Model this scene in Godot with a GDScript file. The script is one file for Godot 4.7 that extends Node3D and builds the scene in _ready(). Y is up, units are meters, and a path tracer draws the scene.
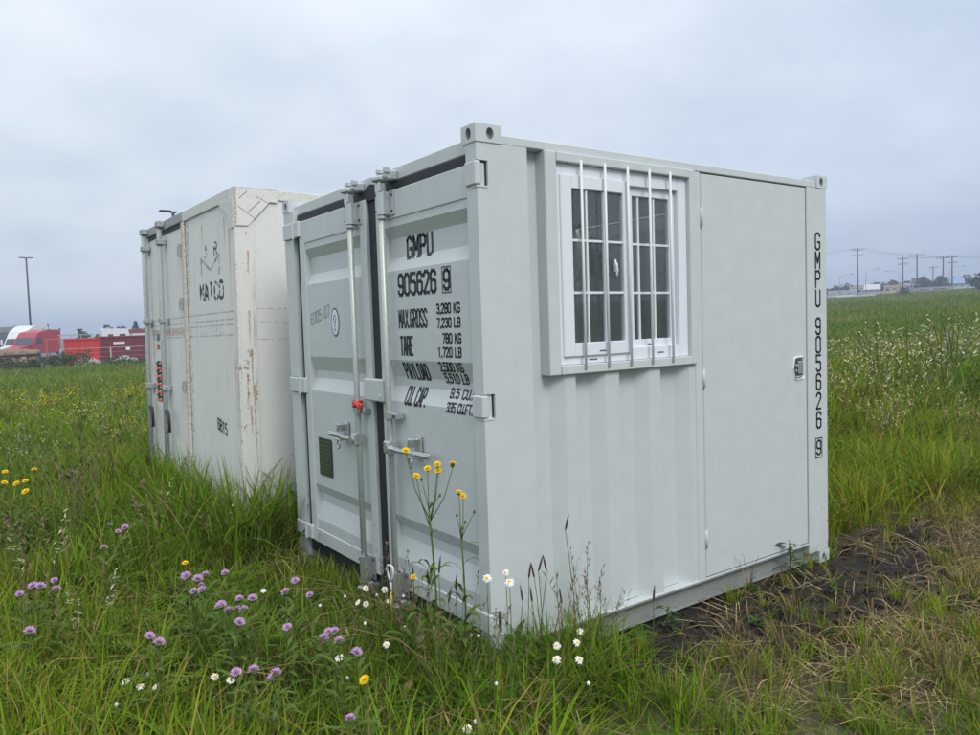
extends Node3D

var rng := RandomNumberGenerator.new()
var noise := FastNoiseLite.new()
var noise2 := FastNoiseLite.new()
var taken := {}
var M := {}

func _ready() -> void:
	rng.seed = 4711
	noise.seed = 11
	noise.frequency = 1.0
	noise2.seed = 29
	noise2.frequency = 1.0
	make_camera_sky_sun()
	make_materials()
	make_ground()
	make_grey_container()
	make_white_container()
	make_left_background()
	make_right_background()
	make_reflected_trees()
	make_meadow()
	make_bare_patch()
	make_flowers()
	make_small_things()

# ------------------------------------------------------------------ camera, sky, sun
func make_camera_sky_sun() -> void:
	var cam := Camera3D.new()
	cam.name = "camera"
	cam.fov = 51.85
	cam.near = 0.05
	cam.far = 2000.0
	cam.position = Vector3(2.4553, 1.4732, 1.7108)
	cam.rotation = Vector3(-0.0572, 0.9527, -0.0324)
	add_child(cam)
	cam.current = true
	var env := Environment.new()
	env.background_mode = Environment.BG_SKY
	env.tonemap_mode = Environment.TONE_MAPPER_LINEAR
	env.tonemap_exposure = 1.18
	env.sdfgi_enabled = true
	env.ssao_enabled = true
	env.ssil_enabled = true
	env.fog_enabled = true
	env.fog_density = 0.0017
	env.fog_light_color = Color(0.74, 0.79, 0.88)
	var sky := Sky.new()
	var pano := PanoramaSkyMaterial.new()
	pano.panorama = ImageTexture.create_from_image(overcast_image())
	sky.sky_material = pano
	env.sky = sky
	var we := WorldEnvironment.new()
	we.name = "world_environment"
	we.environment = env
	add_child(we)
	var sun := DirectionalLight3D.new()
	sun.name = "sun"
	sun.light_energy = 0.5
	sun.light_angular_distance = 24.0
	sun.light_color = Color(1.0, 0.975, 0.94)
	sun.shadow_enabled = true
	add_child(sun)
	sun.look_at_from_position(Vector3(8.5, 8.0, 1.2), Vector3.ZERO)

func overcast_image() -> Image:
	# an evenly clouded sky: brighter overhead, greyer towards the horizon, soft bellies of cloud
	var w := 1024
	var h := 512
	var im := Image.create(w, h, false, Image.FORMAT_RGBF)
	var n := FastNoiseLite.new()
	n.seed = 5
	n.frequency = 1.0
	n.fractal_octaves = 4
	var n3 := FastNoiseLite.new()
	n3.seed = 8
	n3.frequency = 1.0
	n3.fractal_octaves = 2
	for j in h:
		var el := (0.5 - (j + 0.5) / h) * PI
		for i in w:
			var az := ((i + 0.5) / w - 0.5) * TAU
			var d := Vector3(sin(az) * cos(el), sin(el), -cos(az) * cos(el))
			if el < 0.0:
				im.set_pixel(i, j, Color(0.11, 0.13, 0.08))
				continue
			# clouds as layers: stretched wide towards the horizon
			var k := 1.0 / (d.y + 0.22)
			var p := Vector3(d.x * k * 1.1, d.y * 2.0, d.z * k * 1.1)
			var c := n.get_noise_3dv(p * 1.6) * 0.75 + n3.get_noise_3dv(p * 0.6) * 0.6 + n.get_noise_3dv(p * 4.5 + Vector3(7, 3, 1)) * 0.22
			var up := smoothstep(0.22, 0.85, d.y)
			var east := 0.5 + 0.5 * d.dot(Vector3(0.62, 0.0, -0.78))
			var low := Color(0.370, 0.445, 0.575).lerp(Color(0.545, 0.625, 0.705), smoothstep(0.10, 0.85, east))
			var mid := Color(0.540, 0.625, 0.760).lerp(Color(0.620, 0.700, 0.785), smoothstep(0.15, 0.85, east))
			var col := low.lerp(mid, smoothstep(0.0, 0.22, d.y))
			col = col.lerp(Color(1.10, 1.15, 1.20), up)
			var f := 1.0 + clampf(c, -0.8, 0.8) * 0.15
			var tint := Color(1.0 + c * 0.05, 1.0, 1.0 - c * 0.04)
			im.set_pixel(i, j, Color(col.r * f * tint.r, col.g * f, col.b * f * tint.b))
	return im

# ------------------------------------------------------------------ names, metas
func numbered(called: String) -> String:
	if not taken.has(called):
		taken[called] = 0
		return called
	taken[called] += 1
	return "%s_%03d" % [called, taken[called]]

func thing(called: String, label: String, category: String, at := Vector3.ZERO, turn := 0.0, group := "") -> Node3D:
	var o := Node3D.new()
	o.name = numbered(called)
	add_child(o)
	o.position = at
	o.rotation.y = turn
	tag(o, label, category, group)
	return o

func tag(o: Node, label: String, category: String, group := "", kind := "") -> void:
	o.set_meta("label", label)
	o.set_meta("category", category)
	if group != "":
		o.set_meta("group", group)
	if kind != "":
		o.set_meta("kind", kind)

func structure(o: Node) -> void:
	o.set_meta("kind", "structure")

func put(m: SurfaceTool, called: String, mat: Material, parent: Node = self) -> MeshInstance3D:
	m.generate_normals()
	return put_mesh(m.commit(), called, mat, parent)

func put_mesh(mesh: Mesh, called: String, mat: Material, parent: Node = self) -> MeshInstance3D:
	var o := MeshInstance3D.new()
	o.mesh = mesh
	o.material_override = mat
	o.name = numbered(called) if parent == self else called
	parent.add_child(o, true)
	return o

# ------------------------------------------------------------------ shapes
func nb(flat := true) -> SurfaceTool:
	var m := SurfaceTool.new()
	m.begin(Mesh.PRIMITIVE_TRIANGLES)
	m.set_smooth_group(-1 if flat else 0)
	return m

func tri(m: SurfaceTool, a: Vector3, b: Vector3, c: Vector3) -> void:
	m.add_vertex(a)
	m.add_vertex(b)
	m.add_vertex(c)

func quad(m: SurfaceTool, a: Vector3, b: Vector3, c: Vector3, d: Vector3) -> void:
	tri(m, a, b, c)
	tri(m, a, c, d)

# a convex face, turned to look away from the point c
func face(m: SurfaceTool, pts: Array, c: Vector3) -> void:
	var n: Vector3 = (pts[1] - pts[0]).cross(pts[2] - pts[0])
	var q: Array = pts
	if n.dot(pts[0] - c) > 0.0:
		q = pts.duplicate()
		q.reverse()
	for i in range(1, q.size() - 1):
		tri(m, q[0], q[i], q[i + 1])

func cbox(m: SurfaceTool, c: Vector3, size: Vector3, ch := 0.003, b := Basis()) -> void:
	var h := size * 0.5
	ch = minf(ch, minf(h.x, minf(h.y, h.z)) * 0.9)
	if ch <= 0.0:
		for ax in 3:
			for s in [-1.0, 1.0]:
				var u := (ax + 1) % 3
				var v := (ax + 2) % 3
				var pts := []
				for k in [[-1, -1], [1, -1], [1, 1], [-1, 1]]:
					var p := Vector3.ZERO
					p[ax] = s * h[ax]
					p[u] = k[0] * h[u]
					p[v] = k[1] * h[v]
					pts.append(c + b * p)
				face(m, pts, c)
		return
	for ax in 3:
		var u := (ax + 1) % 3
		var v := (ax + 2) % 3
		for s in [-1.0, 1.0]:
			var pts := []
			for k in [[-1, -1], [1, -1], [1, 1], [-1, 1]]:
				var p := Vector3.ZERO
				p[ax] = s * h[ax]
				p[u] = k[0] * (h[u] - ch)
				p[v] = k[1] * (h[v] - ch)
				pts.append(c + b * p)
			face(m, pts, c)
		# edges along ax
		for su in [-1.0, 1.0]:
			for sv in [-1.0, 1.0]:
				var pts := []
				for k in [[0, -1], [0, 1], [1, 1], [1, -1]]:
					var p := Vector3.ZERO
					p[ax] = k[1] * (h[ax] - ch)
					p[u] = su * (h[u] - (ch if k[0] == 0 else 0.0))
					p[v] = sv * (h[v] - (0.0 if k[0] == 0 else ch))
					pts.append(c + b * p)
				face(m, pts, c)
	for sx in [-1.0, 1.0]:
		for sy in [-1.0, 1.0]:
			for sz in [-1.0, 1.0]:
				var e := Vector3(sx * h.x, sy * h.y, sz * h.z)
				face(m, [c + b * (e - Vector3(0, sy * ch, sz * ch)), c + b * (e - Vector3(sx * ch, 0, sz * ch)), c + b * (e - Vector3(sx * ch, sy * ch, 0))], c)

# a box from its two corners
func bx(m: SurfaceTool, a: Vector3, b: Vector3, ch := 0.003) -> void:
	cbox(m, (a + b) * 0.5, (b - a).abs(), ch)

func boxp(called: String, a: Vector3, b: Vector3, mat: Material, parent: Node, ch := 0.003) -> MeshInstance3D:
	var m := nb()
	bx(m, a, b, ch)
	return put(m, called, mat, parent)

func tube(m: SurfaceTool, pts: Array, radii: Array, sides := 8, caps := true) -> void:
	var n := pts.size()
	var rings := []
	var t0: Vector3 = (pts[1] - pts[0]).normalized()
	var side := t0.cross(Vector3.UP)
	if side.length() < 0.1:
		side = t0.cross(Vector3.RIGHT)
	side = side.normalized()
	for i in n:
		var t: Vector3 = (pts[mini(i + 1, n - 1)] - pts[maxi(i - 1, 0)]).normalized()
		side = (side - t * side.dot(t)).normalized()
		var up := t.cross(side)
		var r: float = radii[mini(i, radii.size() - 1)]
		var ring := []
		for k in sides:
			var a := TAU * k / sides
			ring.append(pts[i] + (side * cos(a) + up * sin(a)) * r)
		rings.append(ring)
	for i in n - 1:
		var mid: Vector3 = (pts[i] + pts[i + 1]) * 0.5
		for k in sides:
			var k2 := (k + 1) % sides
			face(m, [rings[i][k], rings[i][k2], rings[i + 1][k2], rings[i + 1][k]], mid)
	if caps:
		face(m, rings[0], pts[1])
		face(m, rings[n - 1], pts[n - 2])

# a profile of (radius, height) turned round the y axis of xf
func lathe(m: SurfaceTool, prof: Array, xf := Transform3D(), sides := 16) -> void:
	for i in prof.size() - 1:
		var p: Vector2 = prof[i]
		var q: Vector2 = prof[i + 1]
		var c := xf * Vector3(0, (p.y + q.y) * 0.5, 0)
		for k in sides:
			var a := TAU * k / sides
			var b := TAU * (k + 1) / sides
			var A := xf * Vector3(cos(a) * p.x, p.y, sin(a) * p.x)
			var B := xf * Vector3(cos(b) * p.x, p.y, sin(b) * p.x)
			var Cc := xf * Vector3(cos(b) * q.x, q.y, sin(b) * q.x)
			var D := xf * Vector3(cos(a) * q.x, q.y, sin(a) * q.x)
			if p.x < 1e-6:
				face2(m, [A, Cc, D], c, xf.basis.y)
			elif q.x < 1e-6:
				face2(m, [A, B, D], c, xf.basis.y)
			else:
				face2(m, [A, B, Cc, D], c, xf.basis.y)

func face2(m: SurfaceTool, pts: Array, c: Vector3, axis: Vector3) -> void:
	var off: Vector3 = pts[0] - c
	if off.length() < 1e-6:
		off = axis
	face(m, pts, c - axis * 0.0001)

# an outline in the (x, y) plane drawn out from z0 to z1, placed by xf
func prism(m: SurfaceTool, poly: PackedVector2Array, z0: float, z1: float, xf := Transform3D()) -> void:
	var idx := Geometry2D.triangulate_polygon(poly)
	var ccw := not Geometry2D.is_polygon_clockwise(poly)
	for s in 2:
		var z := z1 if s == 0 else z0
		for i in range(0, idx.size(), 3):
			var a := poly[idx[i]]
			var b := poly[idx[i + 1]]
			var c := poly[idx[i + 2]]
			var up := (b - a).cross(c - a) > 0.0
			if up == (s == 0):
				tri(m, xf * Vector3(a.x, a.y, z), xf * Vector3(c.x, c.y, z), xf * Vector3(b.x, b.y, z))
			else:
				tri(m, xf * Vector3(a.x, a.y, z), xf * Vector3(b.x, b.y, z), xf * Vector3(c.x, c.y, z))
	var n := poly.size()
	for i in n:
		var a := poly[i]
		var b := poly[(i + 1) % n]
		var A := xf * Vector3(a.x, a.y, z0)
		var B := xf * Vector3(b.x, b.y, z0)
		var Cc := xf * Vector3(b.x, b.y, z1)
		var D := xf * Vector3(a.x, a.y, z1)
		if ccw:
			quad(m, A, D, Cc, B)
		else:
			quad(m, A, B, Cc, D)

func pv(a: Array) -> PackedVector2Array:
	var r := PackedVector2Array()
	for p in a:
		r.append(Vector2(p[0], p[1]))
	return r

# ------------------------------------------------------------------ materials
func mat(c: Color, rough := 0.6, metal := 0.0) -> StandardMaterial3D:
	var s := StandardMaterial3D.new()
	s.albedo_color = c.linear_to_srgb()
	s.roughness = rough
	s.metallic = metal
	return s

# paint or ground with patches of tone and fine relief, mapped by place in the world
func mottled(a: Color, b: Color, rough: float, scale: float, freq := 0.02, bump := 0.0, seed_ := 1, lo := 0.3, hi := 0.7, octaves := 4) -> StandardMaterial3D:
	var s := StandardMaterial3D.new()
	s.albedo_color = Color.WHITE
	var n := FastNoiseLite.new()
	n.seed = seed_
	n.frequency = freq
	n.fractal_octaves = octaves
	var t := NoiseTexture2D.new()
	t.width = 512
	t.height = 512
	t.seamless = true
	t.noise = n
	var g := Gradient.new()
	g.offsets = PackedFloat32Array([lo, hi])
	g.colors = PackedColorArray([a.linear_to_srgb(), b.linear_to_srgb()])
	t.color_ramp = g
	s.albedo_texture = t
	s.uv1_triplanar = true
	s.uv1_world_triplanar = true
	s.uv1_scale = Vector3.ONE * scale
	s.roughness = rough
	if bump > 0.0:
		var t2 := NoiseTexture2D.new()
		t2.width = 512
		t2.height = 512
		t2.seamless = true
		t2.as_normal_map = true
		t2.bump_strength = bump
		t2.noise = n
		s.normal_enabled = true
		s.normal_texture = t2
	return s

func leafy(c: Color, back := 0.72, rough := 0.7) -> StandardMaterial3D:
	var s := StandardMaterial3D.new()
	s.albedo_color = c.linear_to_srgb()
	s.vertex_color_use_as_albedo = true
	s.roughness = rough
	s.cull_mode = BaseMaterial3D.CULL_DISABLED
	s.backlight_enabled = true
	s.backlight = Color(back, back, back * 0.55)
	s.metallic_specular = 0.24
	return s

func make_materials() -> void:
	M.paint = mottled(Color(0.535, 0.582, 0.594), Color(0.556, 0.602, 0.612), 0.42, 0.9, 0.012, 0.25, 3)
	M.rail = mottled(Color(0.27, 0.295, 0.29), Color(0.17, 0.175, 0.165), 0.6, 3.0, 0.08, 0.0, 7, 0.50, 0.72)  # darker than the paint: dirt, plus shade put into the colour
	M.rubber = mat(Color(0.010, 0.014, 0.020), 0.6)
	M.bar = mat(Color(0.70, 0.75, 0.75), 0.4)
	M.dark_lining = mat(Color(0.15, 0.16, 0.16), 0.8)  # made-up inner skin, dark so the interior behind the panes looks unlit
	M.zinc = mottled(Color(0.47, 0.50, 0.51), Color(0.56, 0.60, 0.61), 0.36, 6.0, 0.03, 0.0, 9)
	M.zinc.metallic = 0.75
	M.galv = mottled(Color(0.42, 0.47, 0.44), Color(0.53, 0.57, 0.53), 0.42, 4.0, 0.03, 0.0, 13)
	M.galv.metallic = 0.35
	M.ink = mat(Color(0.020, 0.025, 0.035), 0.5)
	M.marker = mat(Color(0.09, 0.11, 0.12), 0.6)
	M.pvc = mat(Color(0.74, 0.77, 0.84), 0.30)
	M.pvc_dark = mat(Color(0.08, 0.09, 0.11), 0.5)
	M.glass = StandardMaterial3D.new()
	M.glass.albedo_color = Color(0.55, 0.62, 0.62, 0.12)
	M.glass.transparency = BaseMaterial3D.TRANSPARENCY_ALPHA
	M.glass.roughness = 0.02
	M.glass.metallic_specular = 1.0
	M.inside = mat(Color(0.36, 0.39, 0.39), 0.7)
	M.plywood = mat(Color(0.14, 0.09, 0.05), 0.7)
	M.hole = mat(Color(0.05, 0.06, 0.06), 0.8)
	M.olive = mat(Color(0.035, 0.048, 0.030), 0.45)
	M.olive_text = mat(Color(0.10, 0.12, 0.08), 0.5)
	M.sticker_blue = mat(Color(0.06, 0.10, 0.32), 0.4)
	M.sticker_white = mat(Color(0.78, 0.82, 0.86), 0.4)
	M.red_plastic = mat(Color(0.62, 0.05, 0.03), 0.4)
	M.black_steel = mat(Color(0.03, 0.03, 0.035), 0.5)
	M.tyre = mat(Color(0.018, 0.018, 0.018), 0.8)
	M.wood_pole = mottled(Color(0.085, 0.065, 0.055), Color(0.14, 0.11, 0.095), 0.85, 1.0, 0.03, 0.0, 17)
	M.grey_steel = mat(Color(0.30, 0.32, 0.34), 0.5)
	M.window_dark = mat(Color(0.05, 0.06, 0.075), 0.15)
	M.grass = leafy(Color.WHITE)
	M.straw = leafy(Color.WHITE, 0.2, 0.75)
	M.bark = mottled(Color(0.05, 0.04, 0.03), Color(0.12, 0.09, 0.07), 0.9, 1.0, 0.05, 0.0, 19)
	M.leaf_dark = leafy(Color.WHITE, 0.3, 0.6)
	M.petal_white = leafy(Color(0.80, 0.80, 0.78), 0.3, 0.6)
	M.petal_yellow = leafy(Color(0.86, 0.60, 0.020), 0.25, 0.6)
	M.disc_yellow = mat(Color(0.74, 0.48, 0.015), 0.8)
	M.thistle = leafy(Color(0.66, 0.40, 0.72), 0.3, 0.7)
	M.stem = leafy(Color(0.085, 0.135, 0.026), 0.2, 0.6)
	M.stem_dry = leafy(Color(0.13, 0.09, 0.05), 0.2, 0.7)

# ------------------------------------------------------------------ the lie of the land
func land(x: float, z: float) -> float:
	var dx := x - 2.4
	var dz := z - 1.7
	var s := dx * 0.3 - dz * 0.95
	var t := -dx
	var rise := 0.0405 * 4.0 * log(1.0 + exp(clampf((s - 9.0) / 4.0, -30.0, 60.0)))
	rise = rise / pow(1.0 + pow(rise / 7.0, 8.0), 0.125)
	var fall := 0.0155 * 3.0 * log(1.0 + exp(clampf((t - 11.0) / 3.0, -30.0, 60.0)))
	fall = 1.2 * (1.0 - exp(-fall / 1.2 - pow(fall / 1.2, 3.0)))
	fall *= clampf(1.0 - s / 40.0, 0.0, 1.0)
	var r := sqrt(x * x + z * z)
	var bumps := noise.get_noise_2d(x * 0.6, z * 0.6) * 0.05 * smoothstep(3.2, 7.0, r)
	bumps += noise.get_noise_2d(x * 0.08 + 50.0, z * 0.08) * 0.22 * smoothstep(14.0, 40.0, r)
	var near := noise2.get_noise_2d(x * 2.3, z * 2.3) * 0.022 + noise2.get_noise_2d(x * 7.0, z * 7.0) * 0.012
	near *= 1.0 - smoothstep(8.0, 14.0, r)
	return rise - fall + bumps + near - 0.012

# how bare the soil is here: 1 on the churned soil beside the office container
func bare(x: float, z: float) -> float:
	var w := noise2.get_noise_2d(x * 1.7 + 9.0, z * 1.7) * 0.30 + noise2.get_noise_2d(x * 5.0, z * 5.0 + 4.0) * 0.12
	var ex := (x - 0.18) / 0.56
	var ez := (z + 1.95) / 1.60
	var d := sqrt(ex * ex + ez * ez) + w
	var b := 1.0 - smoothstep(0.75, 1.15, d)
	var d2 := sqrt(pow((x - 0.95) / 0.26, 2.0) + pow((z + 2.35) / 0.36, 2.0)) + w
	return maxf(b, 0.85 * (1.0 - smoothstep(0.7, 1.1, d2)))

# how dry and trampled the grass is here
func dry(x: float, z: float) -> float:
	var w := noise2.get_noise_2d(x * 1.1 + 31.0, z * 1.1) * 0.35
	var d := sqrt(pow((x - 0.50) / 1.15, 2.0) + pow((z + 2.7) / 2.15, 2.0)) + w
	return 1.0 - smoothstep(0.7, 1.2, d)

func in_container(x: float, z: float, pad := 0.0) -> bool:
	if x > -2.11 - pad and x < pad and z < pad and z > -2.48 - pad:
		return true
	return x > -5.10 - pad and x < -2.62 + pad and z < 0.20 + pad and z > -6.2

func make_ground() -> void:
	var cols := PackedColorArray()
	var verts := PackedVector3Array()
	var norms := PackedVector3Array()
	var idx := PackedInt32Array()
	var na := 224
	var radii := [0.0]
	var r := 0.12
	while r < 900.0:
		radii.append(r)
		r += maxf(0.07, r * 0.035) if r < 7.0 else r * 0.05
	var far_n := FastNoiseLite.new()
	far_n.seed = 77
	far_n.frequency = 1.0
	far_n.fractal_octaves = 3
	for i in radii.size():
		for k in na:
			var a := TAU * k / na
			var x: float = radii[i] * cos(a)
			var z: float = radii[i] * sin(a)
			verts.append(Vector3(x, land(x, z), z))
			var e: float = 0.05 + radii[i] * 0.02
			var n := Vector3(land(x - e, z) - land(x + e, z), 2.0 * e, land(x, z - e) - land(x, z + e)).normalized()
			norms.append(n)
			var b := bare(x, z)
			var dd := dry(x, z)
			# thatch of the meadow, in patches of green, yellow-green and brown
			var p := far_n.get_noise_2d(x * 0.02, z * 0.05) * 0.5 + 0.5
			var q := far_n.get_noise_2d(x * 0.07 + 90.0, z * 0.15) * 0.5 + 0.5
			var c := Color(0.068, 0.086, 0.027).lerp(Color(0.110, 0.118, 0.042), smoothstep(0.3, 0.7, p))
			c = c.lerp(Color(0.150, 0.125, 0.075), 0.75 * smoothstep(0.52, 0.75, q))
			c = c.lerp(Color(0.095, 0.074, 0.042), dd)
			# churned garden soil
			c = c.lerp(Color(0.0135, 0.0118, 0.0108), b)
			# the gravel yard behind the fence to the west
			var yard := smoothstep(49.0, 52.0, -x) * smoothstep(-45.0, -38.0, z)
			c = c.lerp(Color(0.17, 0.155, 0.135), yard * 0.9)
			cols.append(c)
	for i in radii.size() - 1:
		for k in na:
			var k2 := (k + 1) % na
			var a := i * na + k
			var b := i * na + k2
			idx.append_array(PackedInt32Array([a, a + na, b, b, a + na, b + na]))
	var arr := []
	arr.resize(Mesh.ARRAY_MAX)
	arr[Mesh.ARRAY_VERTEX] = verts
	arr[Mesh.ARRAY_NORMAL] = norms
	arr[Mesh.ARRAY_COLOR] = cols
	arr[Mesh.ARRAY_INDEX] = idx
	var mesh := ArrayMesh.new()
	mesh.add_surface_from_arrays(Mesh.PRIMITIVE_TRIANGLES, arr)
	var m := mottled(Color(0.55, 0.55, 0.55), Color(1.0, 1.0, 1.0), 0.95, 1.4, 0.035, 3.0, 23, 0.25, 0.75, 5)
	m.vertex_color_use_as_albedo = true
	var o := put_mesh(mesh, "ground", m)
	structure(o)

# ------------------------------------------------------------------ stencil lettering
var GLYPHS := {
	"0": [[[0, 1], [0, 7], [1, 8], [3, 8], [4, 7], [4, 1], [3, 0], [1, 0], [0, 1]]],
	"1": [[[0.8, 6.8], [2.2, 8], [2.2, 0]]],
	"2": [[[0, 6.6], [0, 7], [1, 8], [3, 8], [4, 7], [4, 5.4], [0, 0.4], [0, 0], [4, 0]]],
	"3": [[[0, 7], [1, 8], [3, 8], [4, 7], [4, 5], [3, 4.2], [1.5, 4.2]], [[3, 4.2], [4, 3.4], [4, 1], [3, 0], [1, 0], [0, 1]]],
	"5": [[[4, 8], [0, 8], [0, 4.8], [3, 4.8], [4, 4], [4, 1], [3, 0], [1, 0], [0, 1]]],
	"6": [[[4, 6.6], [4, 7], [3, 8], [1, 8], [0, 7], [0, 1], [1, 0], [3, 0], [4, 1], [4, 3.8], [3, 4.6], [0, 4.6]]],
	"7": [[[0, 8], [4, 8], [4, 7], [1.6, 0]]],
	"8": [[[1, 4.2], [0, 5], [0, 7], [1, 8], [3, 8], [4, 7], [4, 5], [3, 4.2], [1, 4.2], [0, 3.4], [0, 1], [1, 0], [3, 0], [4, 1], [4, 3.4], [3, 4.2]]],
	"9": [[[0, 1.4], [0, 1], [1, 0], [3, 0], [4, 1], [4, 7], [3, 8], [1, 8], [0, 7], [0, 4.2], [1, 3.4], [4, 3.4]]],
	"G": [[[4, 6.6], [4, 7], [3, 8], [1, 8], [0, 7], [0, 1], [1, 0], [3, 0], [4, 1], [4, 3.6], [2.2, 3.6]]],
	"M": [[[0, 0], [0, 8], [2, 3], [4, 8], [4, 0]]],
	"P": [[[0, 0], [0, 8], [3, 8], [4, 7], [4, 5], [3, 4], [0, 4]]],
	"U": [[[0, 8], [0, 1], [1, 0], [3, 0], [4, 1], [4, 8]]],
	"A": [[[0, 0], [1.6, 8], [2.4, 8], [4, 0]], [[0.6, 2.4], [3.4, 2.4]]],
	"X": [[[0, 0], [4, 8]], [[0, 8], [4, 0]]],
	"R": [[[0, 0], [0, 8], [3, 8], [4, 7], [4, 5], [3, 4], [0, 4]], [[2.4, 4], [4, 0]]],
	"O": [[[0, 1], [0, 7], [1, 8], [3, 8], [4, 7], [4, 1], [3, 0], [1, 0], [0, 1]]],
	"S": [[[4, 6.6], [4, 7], [3, 8], [1, 8], [0, 7], [0, 5.2], [4, 2.8], [4, 1], [3, 0], [1, 0], [0, 1], [0, 1.4]]],
	"T": [[[0, 8], [4, 8]], [[2, 8], [2, 0]]],
	"E": [[[4, 8], [0, 8], [0, 0], [4, 0]], [[0, 4.2], [3.2, 4.2]]],
	"Y": [[[0, 8], [2, 4], [4, 8]], [[2, 4], [2, 0]]],
	"L": [[[0, 8], [0, 0], [3.8, 0]]],
	"D": [[[0, 0], [0, 8], [2.6, 8], [4, 6.8], [4, 1.2], [2.6, 0], [0, 0]]],
	"C": [[[4, 6.6], [4, 7], [3, 8], [1, 8], [0, 7], [0, 1], [1, 0], [3, 0], [4, 1], [4, 1.4]]],
	"K": [[[0, 0], [0, 8]], [[4, 8], [0, 3.4]], [[1.2, 4.6], [4, 0]]],
	"B": [[[0, 0], [0, 8], [3, 8], [4, 7], [4, 5], [3, 4.2], [0, 4.2]], [[3, 4.2], [4, 3.4], [4, 1], [3, 0], [0, 0]]],
	"F": [[[4, 8], [0, 8], [0, 0]], [[0, 4.2], [3.2, 4.2]]],
	"-": [[[0.8, 4], [3.2, 4]]],
	".": [[[0, 0], [0, 0.5]]],
	",": [[[0.3, 0.6], [0, -0.9]]],
}

func stroke(m: SurfaceTool, a: Vector2, b: Vector2, w: float, place: Callable) -> void:
	var d := (b - a)
	var n := maxi(1, int(ceil(d.length() / 0.009)))
	var t := d.normalized()
	var s := Vector2(-t.y, t.x) * w * 0.5
	a -= t * w * 0.42
	b += t * w * 0.42
	for i in n:
		var p := a.lerp(b, float(i) / n)
		var q := a.lerp(b, float(i + 1) / n)
		quad(m, place.call(p - s), place.call(p + s), place.call(q + s), place.call(q - s))

# words with their lower left corner at (x, y), as wide and high as given
func words(m: SurfaceTool, text: String, x: float, y: float, width: float, height: float, weight: float, place: Callable) -> void:
	var adv := 0.0
	for ch in text:
		adv += 0.95 if ch == " " else (0.62 if ch in ".," else 1.48)
	adv -= 0.48
	var g := width / adv
	var cx := x
	for ch in text:
		if ch != " ":
			var sc := Vector2(g / 4.0, height / 8.0)
			for line in GLYPHS[ch]:
				for i in line.size() - 1:
					var a := Vector2(line[i][0], line[i][1]) * sc + Vector2(cx, y)
					var b := Vector2(line[i + 1][0], line[i + 1][1]) * sc + Vector2(cx, y)
					stroke(m, a, b, weight, place)
		cx += g * (0.95 if ch == " " else (0.62 if ch in ".," else 1.48))

func lettering(text: String, x: float, y: float, width: float, height: float, weight: float, place: Callable, parent: Node, called := "lettering", material: Material = null) -> MeshInstance3D:
	var m := nb()
	words(m, text, x, y, width, height, weight, place)
	return put(m, called, material if material else M.ink, parent)

# ------------------------------------------------------------------ the grey office container
const DOOR_Z := -0.006
const FOLDS := [[1.945, 1.893, 1.800, 1.738], [1.318, 1.235, 1.192, 1.120], [0.562, 0.502, 0.455, 0.352]]

func panel_z(y: float) -> float:
	for f in FOLDS:
		if y < f[0] and y > f[3]:
			if y > f[1]:
				return DOOR_Z - 0.006 - 0.032 * (f[0] - y) / (f[0] - f[1])
			if y > f[2]:
				return DOOR_Z - 0.038
			return DOOR_Z - 0.006 - 0.032 * (y - f[3]) / (f[2] - f[3])
	return DOOR_Z - 0.006

func on_door(p: Vector2) -> Vector3:
	return Vector3(p.x, p.y, panel_z(p.y) + 0.0012)

func on_post(p: Vector2) -> Vector3:
	return Vector3(-0.0025, p.y, -p.x)

func casting(t: Node3D, c: Vector3, size: Vector3, sx: float, sz: float) -> void:
	var b := CSGBox3D.new()
	b.size = size
	b.position = c
	b.material = M.paint
	b.name = "corner_casting"
	var h1 := CSGCylinder3D.new()
	h1.radius = 0.019
	h1.height = 0.05
	h1.sides = 20
	h1.operation = CSGShape3D.OPERATION_SUBTRACTION
	h1.material = M.inside
	h1.rotation = Vector3(0, 0, PI / 2)
	h1.scale = Vector3(1.25, 1, 0.95)
	h1.position = Vector3(sx * size.x * 0.5, 0, -sz * 0.008)
	h1.name = "side_hole"
	b.add_child(h1)
	var h2 := CSGCylinder3D.new()
	h2.radius = 0.019
	h2.height = 0.05
	h2.sides = 20
	h2.operation = CSGShape3D.OPERATION_SUBTRACTION
	h2.material = M.inside
	h2.rotation = Vector3(PI / 2, 0, 0)
	h2.scale = Vector3(1, 1, 1.25)
	h2.position = Vector3(0, 0, sz * size.z * 0.5)
	h2.name = "end_hole"
	b.add_child(h2)
	t.add_child(b, true)

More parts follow.
